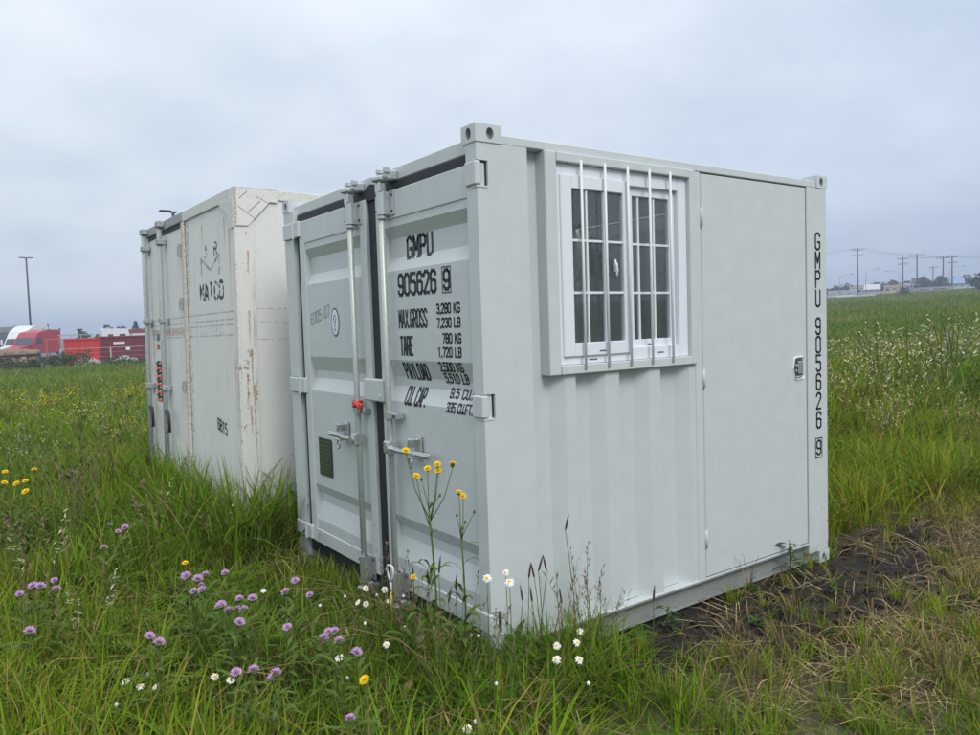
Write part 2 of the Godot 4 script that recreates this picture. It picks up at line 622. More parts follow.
func make_grey_container() -> void:
	var t := thing("office_container", "pale grey-green steel container with double doors, barred white window and flat side door", "container")
	var L := 2.468
	var W := 2.10
	for top in [true, false]:
		for sx in [0.0, -1.0]:
			for sz in [0.0, -1.0]:
				var hh := 0.070 if top else 0.080
				var zs := 0.126 if sz == 0.0 else 0.105
				casting(t, Vector3(-0.05 if sx == 0.0 else -W + 0.05, 2.26 - hh * 0.5 if top else hh * 0.5, -zs * 0.5 if sz == 0.0 else -L + zs * 0.5), Vector3(0.10, hh, zs), 1.0 if sx == 0.0 else -1.0, 1.0 if sz == 0.0 else -1.0)
	# posts; the door posts step back where the hinges sit
	var hinge_rows := [[2.022, 2.116], [1.096, 1.190], [0.212, 0.300]]
	for side in 2:
		var m := nb()
		var xa := -0.078 if side == 0 else -W + 0.004
		var xb := -0.004 if side == 0 else -W + 0.150
		var notch := -0.058 if side == 0 else -0.012
		var poly := [[-0.257, 0.0805], [-0.004, 0.0805]]
		for r in [hinge_rows[2], hinge_rows[1], hinge_rows[0]]:
			poly.append_array([[-0.004, r[0] - 0.003], [notch, r[0] - 0.003], [notch, r[1] + 0.003], [-0.004, r[1] + 0.003]])
		poly.append_array([[-0.004, 2.1895], [-0.257, 2.1895]])
		# the outline lies in (z, y) and is drawn out along x
		prism(m, pv(poly), xa, xb, Transform3D(Basis(Vector3(0, 0, 1), Vector3(0, 1, 0), Vector3(1, 0, 0)), Vector3.ZERO))
		put(m, "corner_post", M.paint, t)
	boxp("corner_post", Vector3(-0.090, 0.0805, -L + 0.004), Vector3(-0.004, 2.1895, -2.268), M.paint, t, 0.004)
	boxp("corner_post", Vector3(-W + 0.004, 0.0805, -L + 0.004), Vector3(-W + 0.09, 2.1895, -2.268), M.paint, t, 0.004)
	# frame
	boxp("door_header", Vector3(-W + 0.1005, 2.162, -0.13), Vector3(-0.1005, 2.222, -0.034), M.paint, t, 0.004)
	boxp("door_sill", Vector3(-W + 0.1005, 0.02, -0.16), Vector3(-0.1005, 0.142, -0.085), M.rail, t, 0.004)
	boxp("rear_header", Vector3(-W + 0.1005, 2.19, -L + 0.012), Vector3(-0.1005, 2.222, -L + 0.10), M.paint, t, 0.004)
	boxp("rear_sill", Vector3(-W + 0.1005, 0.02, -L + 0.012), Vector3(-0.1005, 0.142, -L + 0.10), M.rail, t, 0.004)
	for side in 2:
		var sx := 1.0 if side == 0 else -1.0
		var x0 := 0.0 if side == 0 else -W
		boxp("roof_rail", Vector3(x0 - sx * 0.075, 2.1905, -L + 0.1055), Vector3(x0 - sx * 0.006, 2.227, -0.1265), M.paint, t, 0.003)
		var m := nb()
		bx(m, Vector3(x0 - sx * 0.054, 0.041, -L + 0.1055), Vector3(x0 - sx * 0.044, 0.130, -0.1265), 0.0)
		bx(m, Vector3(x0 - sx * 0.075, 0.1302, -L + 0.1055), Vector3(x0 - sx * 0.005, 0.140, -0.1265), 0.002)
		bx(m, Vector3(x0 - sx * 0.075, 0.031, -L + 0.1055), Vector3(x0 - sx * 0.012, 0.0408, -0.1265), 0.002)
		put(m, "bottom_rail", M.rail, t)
	boxp("rail_top_flange", Vector3(-0.058, 0.1405, -2.2665), Vector3(-0.004, 0.1445, -0.2575), M.paint, t, 0.001)
	# roof and floor
	var mr := nb()
	for i in 8:
		var z0 := -0.132 - i * 0.275
		bx(mr, Vector3(-W + 0.0755, 2.196, z0), Vector3(-0.0755, 2.212, z0 - 0.19), 0.0)
		bx(mr, Vector3(-W + 0.0755, 2.192, z0 - 0.1902), Vector3(-0.0755, 2.200, z0 - 0.2748), 0.0)
	put(mr, "roof", M.paint, t)
	boxp("floor", Vector3(-W + 0.10, 0.145, -L + 0.08), Vector3(-0.080, 0.165, -0.09), M.plywood, t, 0.0)
	# folded side wall beside and below the window; the far wall and the rear wall are folded too
	var prof := [[-0.2575, 1], [-0.385, 1], [-0.440, 0], [-0.500, 0], [-0.528, 1], [-0.622, 1], [-0.680, 0], [-0.765, 0], [-0.793, 1], [-0.905, 1], [-0.965, 0], [-1.040, 0], [-1.068, 1], [-1.190, 1], [-1.250, 0], [-1.2945, 0]]
	var mw := nb()
	for i in prof.size() - 1:
		var xa: float = -0.012 - 0.048 * prof[i][1]
		var xb: float = -0.012 - 0.048 * prof[i + 1][1]
		var ytop: float = 2.19 if i == 0 else 1.27
		quad(mw, Vector3(xa, 0.1446, prof[i][0]), Vector3(xa, ytop, prof[i][0]), Vector3(xb, ytop, prof[i + 1][0]), Vector3(xb, 0.1446, prof[i + 1][0]))
		quad(mw, Vector3(xa - 0.003, 0.1446, prof[i][0]), Vector3(xb - 0.003, 0.1446, prof[i + 1][0]), Vector3(xb - 0.003, ytop, prof[i + 1][0]), Vector3(xa - 0.003, ytop, prof[i][0]))
	put(mw, "side_wall", M.paint, t)
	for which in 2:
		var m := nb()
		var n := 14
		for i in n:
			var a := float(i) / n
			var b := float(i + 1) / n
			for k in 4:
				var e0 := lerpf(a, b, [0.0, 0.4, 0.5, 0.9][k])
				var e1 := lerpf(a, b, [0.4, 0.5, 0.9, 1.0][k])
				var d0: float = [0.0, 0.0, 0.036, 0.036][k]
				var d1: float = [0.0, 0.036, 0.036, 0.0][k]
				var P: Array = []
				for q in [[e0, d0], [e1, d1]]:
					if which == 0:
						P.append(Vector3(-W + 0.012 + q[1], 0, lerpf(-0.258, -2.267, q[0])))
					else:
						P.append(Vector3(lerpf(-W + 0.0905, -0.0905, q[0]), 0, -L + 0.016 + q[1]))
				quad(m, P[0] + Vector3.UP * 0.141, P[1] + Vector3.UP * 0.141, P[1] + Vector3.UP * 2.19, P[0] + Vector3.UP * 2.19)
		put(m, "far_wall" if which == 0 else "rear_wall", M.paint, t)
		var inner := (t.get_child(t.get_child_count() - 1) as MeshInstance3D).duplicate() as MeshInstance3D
		inner.material_override = M.dark_lining
		inner.name = "added_dark_lining"  # added dark copy of the wall, put in to darken the interior
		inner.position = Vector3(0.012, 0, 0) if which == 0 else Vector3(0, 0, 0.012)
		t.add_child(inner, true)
	grey_doors(t)
	grey_window(t)
	grey_side_door(t)
	# the number painted down the rear post
	var chars := "GMPU905626"
	var rows := [1.842, 1.733, 1.626, 1.516, 1.356, 1.249, 1.142, 1.034, 0.922, 0.811]
	for i in 10:
		lettering(chars[i], 2.350, rows[i], 0.042, 0.090, 0.0125, on_post, t)
	lettering("9", 2.350, 0.655, 0.038, 0.080, 0.0115, on_post, t)
	var mf := nb()
	for s in [[[2.336, 0.636], [2.402, 0.636]], [[2.402, 0.636], [2.402, 0.750]], [[2.402, 0.750], [2.336, 0.750]], [[2.336, 0.750], [2.336, 0.636]]]:
		stroke(mf, Vector2(s[0][0], s[0][1]), Vector2(s[1][0], s[1][1]), 0.006, on_post)
	put(mf, "number_frame", M.ink, t)

func ring_bolt(m: SurfaceTool, c: Vector3, r := 0.006) -> void:
	lathe(m, [Vector2(r, 0), Vector2(r, 0.004), Vector2(r * 0.6, 0.0055), Vector2(0, 0.0055)], Transform3D(Basis(Vector3.RIGHT, PI / 2), c), 8)

func bolt_at(c: Vector3, r: float, parent: Node) -> void:
	var m := nb()
	ring_bolt(m, c, r)
	put(m, "bolt", M.black_steel, parent)

func grey_doors(t: Node3D) -> void:
	# black rubber all round the doors, set back from their faces
	for g in [[-1.930, 2.1145, -0.082, 2.1595], [-1.930, 0.130, -0.082, 0.206], [-1.934, 0.2065, -1.876, 2.114], [-0.9845, 0.2065, -0.8815, 2.114]]:
		boxp("door_gasket", Vector3(g[0], g[1], -0.060), Vector3(g[2], g[3], -0.022), M.rubber, t, 0.004)
	# the flared top of the middle gasket
	var mgt := nb()
	prism(mgt, pv([[-0.990, 2.10], [-0.872, 2.10], [-0.862, 2.145], [-0.885, 2.170], [-0.935, 2.178], [-0.980, 2.165], [-0.998, 2.14]]), -0.030, -0.010)
	put(mgt, "door_gasket", M.rubber, t)
	for side in 2:
		var d := Node3D.new()
		d.name = "door"
		t.add_child(d, true)
		d.set_meta("label", "left door with marker scrawl, oval sticker and dark plate" if side == 0 else "right door with the container number and weights")
		var xa: float = -1.872 if side == 0 else -0.879
		var xb: float = -0.987 if side == 0 else -0.014
		var pa: float = -1.795 if side == 0 else -0.805
		var pb: float = -1.060 if side == 0 else -0.078
		var mf := nb()
		bx(mf, Vector3(xa, 0.208, -0.05), Vector3(pa, 2.112, DOOR_Z), 0.003)
		bx(mf, Vector3(pb, 0.208, -0.05), Vector3(xb, 2.112, DOOR_Z), 0.003)
		bx(mf, Vector3(pa + 0.0003, 1.981, -0.05), Vector3(pb - 0.0003, 2.1115, DOOR_Z - 0.0005), 0.003)
		bx(mf, Vector3(pa + 0.0003, 0.2085, -0.05), Vector3(pb - 0.0003, 0.290, DOOR_Z - 0.0005), 0.003)
		put(mf, "door_frame", M.paint, d)
		var mp := nb()
		var ys := [1.982]
		for f in FOLDS:
			ys.append_array(f)
		ys.append(0.289)
		for i in ys.size() - 1:
			var z0 := panel_z(ys[i] - 0.00001 if i % 4 == 0 else ys[i])
			var z1 := panel_z(ys[i + 1])
			quad(mp, Vector3(pa, ys[i], z0), Vector3(pb, ys[i], z0), Vector3(pb, ys[i + 1], z1), Vector3(pa, ys[i + 1], z1))
			quad(mp, Vector3(pa, ys[i], z0 - 0.002), Vector3(pa, ys[i + 1], z1 - 0.002), Vector3(pb, ys[i + 1], z1 - 0.002), Vector3(pb, ys[i], z0 - 0.002))
		put(mp, "door_panel", M.paint, d)
		# hinges
		for r in [[2.022, 2.116], [1.098, 1.188], [0.216, 0.298]]:
			var mh := nb()
			if side == 0:
				bx(mh, Vector3(-2.088, r[0], -0.0118), Vector3(-1.842, r[1], 0.010), 0.005)
				tube(mh, [Vector3(-1.925, r[0] - 0.006, 0.004), Vector3(-1.925, r[1] + 0.006, 0.004)], [0.013], 10)
			else:
				bx(mh, Vector3(-0.078, r[0], -0.024), Vector3(0.0005, r[1], 0.006), 0.005)
				bx(mh, Vector3(-0.045, r[0] - 0.010, -0.054), Vector3(-0.0012, r[0] - 0.0025, -0.001), 0.001)
			put(mh, "hinge", M.paint, d)
			if side == 1:
				var mb := nb()
				bx(mb, Vector3(-0.058, r[0] + 0.001, -0.0575), Vector3(-0.016, r[1] - 0.001, -0.0245), 0.0)
				put(mb, "hinge_gap", M.rubber, d)
		lock_gear(d, side)
		if side == 0:
			left_door_marks(d)
		else:
			right_door_marks(d)
	# the plate across the middle gap
	var mo := nb()
	bx(mo, Vector3(-1.020, 1.112, -0.0055), Vector3(-0.815, 1.222, 0.028), 0.006)
	ring_bolt(mo, Vector3(-0.838, 1.140, 0.028), 0.009)
	put(mo, "door_overlap_plate", M.paint, t)

func lock_gear(d: Node3D, side: int) -> void:
	var x: float = -1.092 if side == 0 else -0.748
	var z := 0.030
	var mr := nb(false)
	tube(mr, [Vector3(x, 0.115, z), Vector3(x, 2.18, z)], [0.0145], 14)
	put(mr, "lock_rod", M.galv, d)
	# top and bottom guides: a half-round housing on a bolted flange
	for r in [[1.996, 2.110], [0.175, 0.298]]:
		var m := nb()
		bx(m, Vector3(x - 0.030, r[0], DOOR_Z), Vector3(x + 0.066, r[1], DOOR_Z + 0.006), 0.002)
		tube(m, [Vector3(x, r[0] + 0.004, z), Vector3(x, r[1] - 0.004, z)], [0.0235], 12)
		bx(m, Vector3(x - 0.025, r[0] + 0.004, DOOR_Z + 0.006), Vector3(x + 0.025, r[1] - 0.004, z), 0.001)
		tube(m, [Vector3(x, r[0] - 0.014, z), Vector3(x, r[0] - 0.002, z)], [0.025], 12)
		put(m, "rod_guide", M.zinc, d)
		for yy in [r[0] + 0.02, r[1] - 0.02]:
			bolt_at(Vector3(x + 0.048, yy, DOOR_Z + 0.006), 0.007, d)
			bolt_at(Vector3(x - 0.010, yy, z + 0.0200), 0.005, d)
	# cams and keepers
	for y in [2.140, 0.095]:
		var m := nb()
		cbox(m, Vector3(x, y - 0.015, z), Vector3(0.046, 0.05, 0.040), 0.006)
		cbox(m, Vector3(x - 0.004, y + 0.028, z + 0.002), Vector3(0.070, 0.026, 0.046), 0.007, Basis(Vector3.UP, 0.3))
		put(m, "locking_cam", M.zinc, d)
		var k := nb()
		cbox(k, Vector3(x + 0.016, y + 0.040, -0.008), Vector3(0.090, 0.046, 0.05), 0.006)
		cbox(k, Vector3(x + 0.052, y + 0.060, 0.022), Vector3(0.026, 0.030, 0.030), 0.005)
		cbox(k, Vector3(x - 0.024, y + 0.066, 0.020), Vector3(0.022, 0.024, 0.030), 0.005)
		put(k, "cam_keeper", M.zinc, d)
	# clamp half way up
	var mc := nb()
	cbox(mc, Vector3(x + 0.022, 1.055, 0.016), Vector3(0.115, 0.028, 0.042), 0.004)
	tube(mc, [Vector3(x, 1.040, z), Vector3(x, 1.070, z)], [0.025], 12)
	put(mc, "rod_clamp", M.zinc, d)
	bolt_at(Vector3(x + 0.058, 1.055, 0.037), 0.007, d)
	bolt_at(Vector3(x - 0.022, 1.055, 0.037), 0.006, d)
	# handle: hub on the rod, flat lever out to a hasp
	var s := -1.0 if side == 0 else 1.0
	var mh := nb()
	cbox(mh, Vector3(x + s * 0.010, 0.905, z + 0.006), Vector3(0.060, 0.062, 0.052), 0.007)
	tube(mh, [Vector3(x + s * 0.020, 0.905, z + 0.040), Vector3(x + s * 0.020, 0.905, z - 0.015)], [0.020], 12)
	tube(mh, [Vector3(x + s * 0.03, 0.905, z + 0.020), Vector3(x + s * 0.12, 0.900, z + 0.016), Vector3(x + s * 0.20, 0.902, z + 0.010), Vector3(x + s * 0.37, 0.900, z + 0.006)], [0.012, 0.012, 0.011, 0.010], 8)
	cbox(mh, Vector3(x + s * 0.30, 0.901, z + 0.008), Vector3(0.15, 0.026, 0.010), 0.004)
	put(mh, "handle", M.zinc, d)
	var hx := x + s * 0.215
	var ms := nb()
	cbox(ms, Vector3(hx, 0.925, DOOR_Z + 0.006), Vector3(0.056, 0.100, 0.010), 0.003)
	cbox(ms, Vector3(hx - 0.012, 0.945, z - 0.006), Vector3(0.018, 0.045, 0.050), 0.004, Basis(Vector3.FORWARD, 0.35))
	cbox(ms, Vector3(hx, 0.882, z - 0.002), Vector3(0.044, 0.012, 0.062), 0.004)
	var loop := []
	for i in 13:
		var a := TAU * i / 12.0
		loop.append(Vector3(hx + 0.006 + cos(a) * 0.013, 0.858 + sin(a) * 0.022, z + 0.020))
	tube(ms, loop, [0.006], 7, false)
	put(ms, "hasp", M.zinc, d)

func left_door_marks(d: Node3D) -> void:
	# oval sticker
	for k in 3:
		var m := nb()
		var pts := []
		for i in 28:
			var a := TAU * i / 28.0
			pts.append(Vector3(-1.415 + cos(a) * (0.052 - 0.009 * k), 1.511 + sin(a) * (0.080 - 0.010 * k), DOOR_Z - 0.0045 + 0.0008 * k))
		face(m, pts, Vector3(-1.415, 1.511, -1.0))
		put(m, "sticker", [M.sticker_blue, M.sticker_white, M.sticker_white][k], d)
	var mm := nb()
	var ring := []
	for i in 17:
		var a := TAU * i / 16.0
		ring.append(Vector3(-1.415 + cos(a) * 0.014, 1.530 + sin(a) * 0.022, DOOR_Z - 0.0018))
	tube(mm, ring, [0.0018], 5, false)
	tube(mm, [Vector3(-1.415, 1.508, DOOR_Z - 0.0018), Vector3(-1.415, 1.480, DOOR_Z - 0.0018)], [0.0022], 5)
	cbox(mm, Vector3(-1.415, 1.470, DOOR_Z - 0.0018), Vector3(0.012, 0.012, 0.003), 0.001)
	put(mm, "sticker_mark", M.sticker_blue, d)
	# marker scrawl, climbing to the right
	var scrawl := func(p: Vector2) -> Vector3: return Vector3(p.x, p.y + (p.x + 1.77) * 0.17, DOOR_Z - 0.0045)
	lettering("ED05-07", -1.752, 1.500, 0.262, 0.062, 0.0034, scrawl, d, "marker_scrawl", M.marker)
	# data plate
	var mp := nb()
	prism(mp, pv([[-1.712, 0.630], [-1.540, 0.630], [-1.532, 0.638], [-1.532, 0.840], [-1.538, 0.848], [-1.712, 0.848]]), DOOR_Z - 0.006, DOOR_Z)
	put(mp, "data_plate", M.olive, d)
	var mt := nb()
	for i in 9:
		var y := 0.826 - i * 0.022
		bx(mt, Vector3(-1.700, y, DOOR_Z - 0.001), Vector3(-1.545 - 0.05 * absf(noise.get_noise_1d(i * 9.3)), y + 0.004, DOOR_Z + 0.0006), 0.0)
	put(mt, "plate_lines", M.olive_text, d)

func right_door_marks(d: Node3D) -> void:
	lettering("GMPU", -0.642, 1.792, 0.222, 0.092, 0.0165, on_door, d)
	lettering("905626", -0.682, 1.622, 0.330, 0.092, 0.0158, on_door, d)
	lettering("9", -0.284, 1.628, 0.040, 0.080, 0.0150, on_door, d)
	var mf := nb()
	for s in [[[-0.298, 1.613], [-0.232, 1.613]], [[-0.232, 1.613], [-0.232, 1.722]], [[-0.232, 1.722], [-0.298, 1.722]], [[-0.298, 1.722], [-0.298, 1.613]]]:
		stroke(mf, Vector2(s[0][0], s[0][1]), Vector2(s[1][0], s[1][1]), 0.0048, on_door)
	put(mf, "number_frame", M.ink, d)
	lettering("MAX.GROSS", -0.690, 1.471, 0.252, 0.078, 0.0102, on_door, d)
	lettering("TARE", -0.684, 1.345, 0.112, 0.080, 0.0125, on_door, d)
	lettering("PAYLOAD", -0.684, 1.232, 0.212, 0.070, 0.0115, on_door, d)
	lettering("CU. CAP.", -0.668, 1.112, 0.182, 0.078, 0.0115, on_door, d)
	var rows := [["3,280 KG", -0.350, 1.528, 0.180], ["7,230 LB", -0.350, 1.467, 0.180], ["780 KG", -0.310, 1.400, 0.142], ["1,720 LB", -0.350, 1.340, 0.180], ["2,500 KG", -0.356, 1.276, 0.180], ["5,510 LB", -0.344, 1.226, 0.180], ["9.5 CU.M", -0.300, 1.163, 0.190], ["335 CU.FT.", -0.300, 1.103, 0.196]]
	for r in rows:
		lettering(r[0], r[1], r[2], r[3], 0.038, 0.0078, on_door, d)

func grey_window(t: Node3D) -> void:
	var w := Node3D.new()
	w.name = "window"
	t.add_child(w, true)
	var m := nb()
	bx(m, Vector3(-0.075, 1.245, -0.408), Vector3(0.006, 2.1898, -0.345), 0.004)
	bx(m, Vector3(-0.075, 1.245, -1.292), Vector3(0.010, 2.1898, -1.250), 0.004)
	bx(m, Vector3(-0.075, 2.150, -1.2495), Vector3(0.0095, 2.1895, -0.4085), 0.003)
	bx(m, Vector3(-0.075, 1.2455, -1.2495), Vector3(0.0095, 1.285, -0.4085), 0.003)
	put(m, "steel_surround", M.paint, w)
	var mf := nb()
	bx(mf, Vector3(-0.069, 1.2855, -0.452), Vector3(-0.014, 2.1495, -0.4085), 0.003)
	bx(mf, Vector3(-0.069, 1.2855, -1.2495), Vector3(-0.014, 2.1495, -1.190), 0.003)
	bx(mf, Vector3(-0.069, 2.085, -1.1895), Vector3(-0.0145, 2.1495, -0.4525), 0.003)
	bx(mf, Vector3(-0.069, 1.2855, -1.1895), Vector3(-0.0145, 1.345, -0.4525), 0.003)
	put(mf, "window_frame", M.pvc, w)
	# near sash in front, far sash one track behind
	for k in 2:
		var x0: float = -0.032 if k == 0 else -0.064
		var x1: float = -0.002 if k == 0 else -0.036
		var za: float = -0.434 if k == 0 else -0.852
		var zb: float = -0.850 if k == 0 else -1.188
		var ga: float = -0.498 if k == 0 else -0.900
		var gb: float = -0.806 if k == 0 else -1.150
		var ya: float = 1.320 if k == 0 else 1.330
		var yb: float = 2.102 if k == 0 else 2.095
		var ga_y := 1.379
		var gb_y := 2.044
		var ms := nb()
		bx(ms, Vector3(x0, ya, ga), Vector3(x1, yb, za), 0.004)
		bx(ms, Vector3(x0, ya, zb), Vector3(x1, yb, gb), 0.004)
		bx(ms, Vector3(x0, gb_y, gb + 0.0003), Vector3(x1 - 0.0004, yb - 0.0004, ga - 0.0003), 0.003)
		bx(ms, Vector3(x0, ya + 0.0004, gb + 0.0003), Vector3(x1 - 0.0004, ga_y, ga - 0.0003), 0.003)
		put(ms, "sash", M.pvc, w)
		var xm := (x0 + x1) * 0.5
		var zv: Array = [-0.588, -0.690] if k == 0 else [-0.944, -1.050]
		var edges: Array = [ga, zv[0], zv[1], gb]
		var rows := [ga_y, 1.597, 1.824, gb_y]
		for i in 3:
			for j in 3:
				boxp("pane", Vector3(xm - 0.002, rows[j] + 0.0005, edges[i + 1] + 0.0005), Vector3(xm + 0.002, rows[j + 1] - 0.0005, edges[i] - 0.0005), M.glass, w, 0.0)
		for z in zv:
			boxp("glazing_bar", Vector3(xm - 0.005, ga_y, z - 0.0055), Vector3(xm + 0.007, gb_y, z + 0.0055), M.pvc, w, 0.001)
		for y in [1.597, 1.824]:
			boxp("glazing_bar", Vector3(xm - 0.005, y - 0.0055, gb), Vector3(xm + 0.0065, y + 0.0055, ga), M.pvc, w, 0.001)
	# catch on the near sash
	var mc := nb(false)
	tube(mc, [Vector3(-0.006, 1.745, -0.752), Vector3(0.004, 1.725, -0.745), Vector3(0.001, 1.700, -0.758), Vector3(0.005, 1.680, -0.748), Vector3(-0.006, 1.668, -0.762)], [0.004, 0.006, 0.005, 0.005, 0.003], 7)
	bx(mc, Vector3(-0.018, 1.690, -0.764), Vector3(0.000, 1.730, -0.750), 0.002)
	put(mc, "window_catch", M.pvc, w)
	for s in [[1.336, -0.640, 0.040, -0.0022], [1.300, -0.585, 0.050, -0.0142], [1.352, -0.985, 0.040, -0.0362], [1.310, -1.03, 0.040, -0.0142]]:
		boxp("drain_slot", Vector3(s[3] - 0.004, s[0], s[1] - s[2]), Vector3(s[3] + 0.0008, s[0] + 0.006, s[1]), M.pvc_dark, w, 0.0)
	for z in [-0.540, -0.681, -0.823, -0.965, -1.107]:
		var mb := nb(false)
		tube(mb, [Vector3(0.0135, 1.264, z), Vector3(0.0135, 2.164, z)], [0.0062], 10)
		put(mb, "security_bar", M.bar, w)

func grey_side_door(t: Node3D) -> void:
	boxp("added_dark_header", Vector3(-2.0, 2.10, -2.40), Vector3(-0.1, 2.1890, -2.385), M.dark_lining, t, 0.0)  # added dark strip covering the bright rear header behind the panes
	boxp("door_jamb", Vector3(-0.06, 0.1448, -1.350), Vector3(-0.008, 2.1898, -1.2948), M.paint, t, 0.003)
	boxp("door_seal", Vector3(-0.06, 0.1448, -2.2675), Vector3(-0.034, 2.1898, -1.3505), M.rubber, t, 0.0)
	var d := Node3D.new()
	d.name = "side_door"
	t.add_child(d, true)
	boxp("door_leaf", Vector3(-0.0335, 0.150, -2.262), Vector3(-0.010, 2.184, -1.356), M.paint, d, 0.004)
	for y in [1.970, 1.165, 0.348]:
		var m := nb(false)
		tube(m, [Vector3(-0.006, y - 0.045, -1.353), Vector3(-0.006, y + 0.045, -1.353)], [0.008], 10)
		put(m, "hinge", M.paint, d)
	# recessed paddle lock in a white six-sided bezel
	var outer := [[2.122, 1.170], [2.134, 1.226], [2.146, 1.234], [2.222, 1.238], [2.232, 1.218], [2.230, 1.112], [2.222, 1.104], [2.150, 1.100], [2.138, 1.110]]
	var mz := nb()
	var mi := nb()
	var c2 := Vector2(2.180, 1.168)
	var n := outer.size()
	var inner := []
	for p in outer:
		var v := Vector2(p[0], p[1])
		inner.append(c2 + (v - c2) * 0.82)
	for i in n:
		var a := Vector2(outer[i][0], outer[i][1])
		var b := Vector2(outer[(i + 1) % n][0], outer[(i + 1) % n][1])
		var ai: Vector2 = inner[i]
		var bi: Vector2 = inner[(i + 1) % n]
		quad(mz, Vector3(-0.0095, a.y, -a.x), Vector3(-0.0095, b.y, -b.x), Vector3(-0.002, (b.y * 0.6 + bi.y * 0.4), -(b.x * 0.6 + bi.x * 0.4)), Vector3(-0.002, (a.y * 0.6 + ai.y * 0.4), -(a.x * 0.6 + ai.x * 0.4)))
		quad(mz, Vector3(-0.002, (a.y * 0.6 + ai.y * 0.4), -(a.x * 0.6 + ai.x * 0.4)), Vector3(-0.002, (b.y * 0.6 + bi.y * 0.4), -(b.x * 0.6 + bi.x * 0.4)), Vector3(-0.0095, bi.y, -bi.x), Vector3(-0.0095, ai.y, -ai.x))
	put(mz, "lock_bezel", M.pvc, d)
	var pts := []
	for p in inner:
		pts.append(Vector3(-0.0088, p.y, -p.x))
	face(mi, pts, Vector3(-1, 1.17, -2.18))
	put(mi, "lock_plate", mat(Color(0.10, 0.12, 0.115), 0.35, 0.4), d)
	var mp := nb()
	cbox(mp, Vector3(-0.004, 1.172, -2.192), Vector3(0.008, 0.070, 0.046), 0.003)
	cbox(mp, Vector3(-0.003, 1.185, -2.155), Vector3(0.009, 0.014, 0.018), 0.003)
	cbox(mp, Vector3(-0.003, 1.155, -2.150), Vector3(0.009, 0.012, 0.012), 0.003)
	cbox(mp, Vector3(-0.003, 1.120, -2.180), Vector3(0.008, 0.010, 0.060), 0.003)
	put(mp, "lock_paddle", M.zinc, d)

# ------------------------------------------------------------------ the old white container
func painted(w: int, h: int, f: Callable) -> StandardMaterial3D:
	var im := Image.create(w, h, false, Image.FORMAT_RGB8)
	for j in h:
		for i in w:
			var c: Color = f.call((i + 0.5) / w, 1.0 - (j + 0.5) / h)
			im.set_pixel(i, j, c.linear_to_srgb())
	var s := StandardMaterial3D.new()
	s.albedo_texture = ImageTexture.create_from_image(im)
	s.roughness = 0.6
	return s

func sheet(m: SurfaceTool, a: Vector3, b: Vector3, c: Vector3, d: Vector3) -> void:
	# a lower left, b upper left, c upper right, d lower right
	var P := [a, b, c, d]
	var U := [Vector2(0, 1), Vector2(0, 0), Vector2(1, 0), Vector2(1, 1)]
	for i in [0, 1, 2, 0, 2, 3]:
		m.set_uv(U[i])
		m.add_vertex(P[i])

func n01(n: FastNoiseLite, x: float, y: float) -> float:
	return n.get_noise_2d(x, y) * 0.5 + 0.5

func white_front(u: float, v: float) -> Color:
	var x := -2.44 + u * 2.44
	var y := v * 2.44
	var c := Color(0.68, 0.69, 0.672).lerp(Color(0.75, 0.755, 0.735), n01(noise, x * 3.0, y * 1.2))
	c = c.lerp(Color(0.55, 0.57, 0.55), 0.5 * smoothstep(0.62, 0.85, n01(noise2, x * 9.0, y * 2.0)))
	# peeled outlines of an old painted band
	for yy in [1.640, 1.585, 1.545, 1.470]:
		var wob := noise2.get_noise_2d(x * 14.0, yy * 40.0) * 0.006
		if absf(y - yy - wob - (x + 1.2) * 0.006) < 0.0055 and n01(noise, x * 22.0, yy * 90.0) > 0.40:
			c = c.lerp(Color(0.30, 0.32, 0.36), 0.75)
	if y > 1.485 and y < 1.535:
		var blot := n01(noise2, x * 30.0 + 7.0, y * 26.0)
		var gap := fposmod(x, 0.105) / 0.105
		if x < -1.28 and (blot > 0.52 or gap < 0.14):
			c = c.lerp(Color(0.34, 0.09, 0.09), 0.72)
		elif x > -0.95 and x < -0.3 and blot > 0.66:
			c = c.lerp(Color(0.36, 0.10, 0.09), 0.75)
	if y > 1.60 and y < 1.70 and n01(noise2, x * 24.0, y * 30.0) > 0.74:
		c = c.lerp(Color(0.42, 0.42, 0.44), 0.6)
	# rust runs below the header and the hinges
	for s in [[-1.30, 1.68, 0.35], [-1.31, 1.01, 0.25], [-0.12, 2.30, 0.45], [-0.22, 2.33, 0.2], [-1.12, 2.34, 0.5], [-0.07, 1.30, 0.6], [-2.36, 1.55, 0.3], [-0.75, 2.34, 0.15]]:
		var dx := absf(x - s[0] - noise2.get_noise_1d(y * 9.0 + s[0] * 30.0) * 0.008)
		if y < s[1] and y > s[1] - s[2] and dx < 0.012 * (1.0 - (s[1] - y) / s[2]) + 0.003:
			c = c.lerp(Color(0.33, 0.20, 0.11), 0.6)
	# scuffs to bare metal
	if n01(noise2, x * 40.0, y * 34.0) > 0.90 - 0.10 * smoothstep(2.1, 2.44, y):
		c = c.lerp(Color(0.20, 0.19, 0.19), 0.7)
	# rust creeping from the seam
	var e := absf(x + 1.17)
	if e < 0.05 and n01(noise, x * 40.0, y * 16.0) > 0.60:
		c = c.lerp(Color(0.24, 0.13, 0.07), 0.7)
	return c

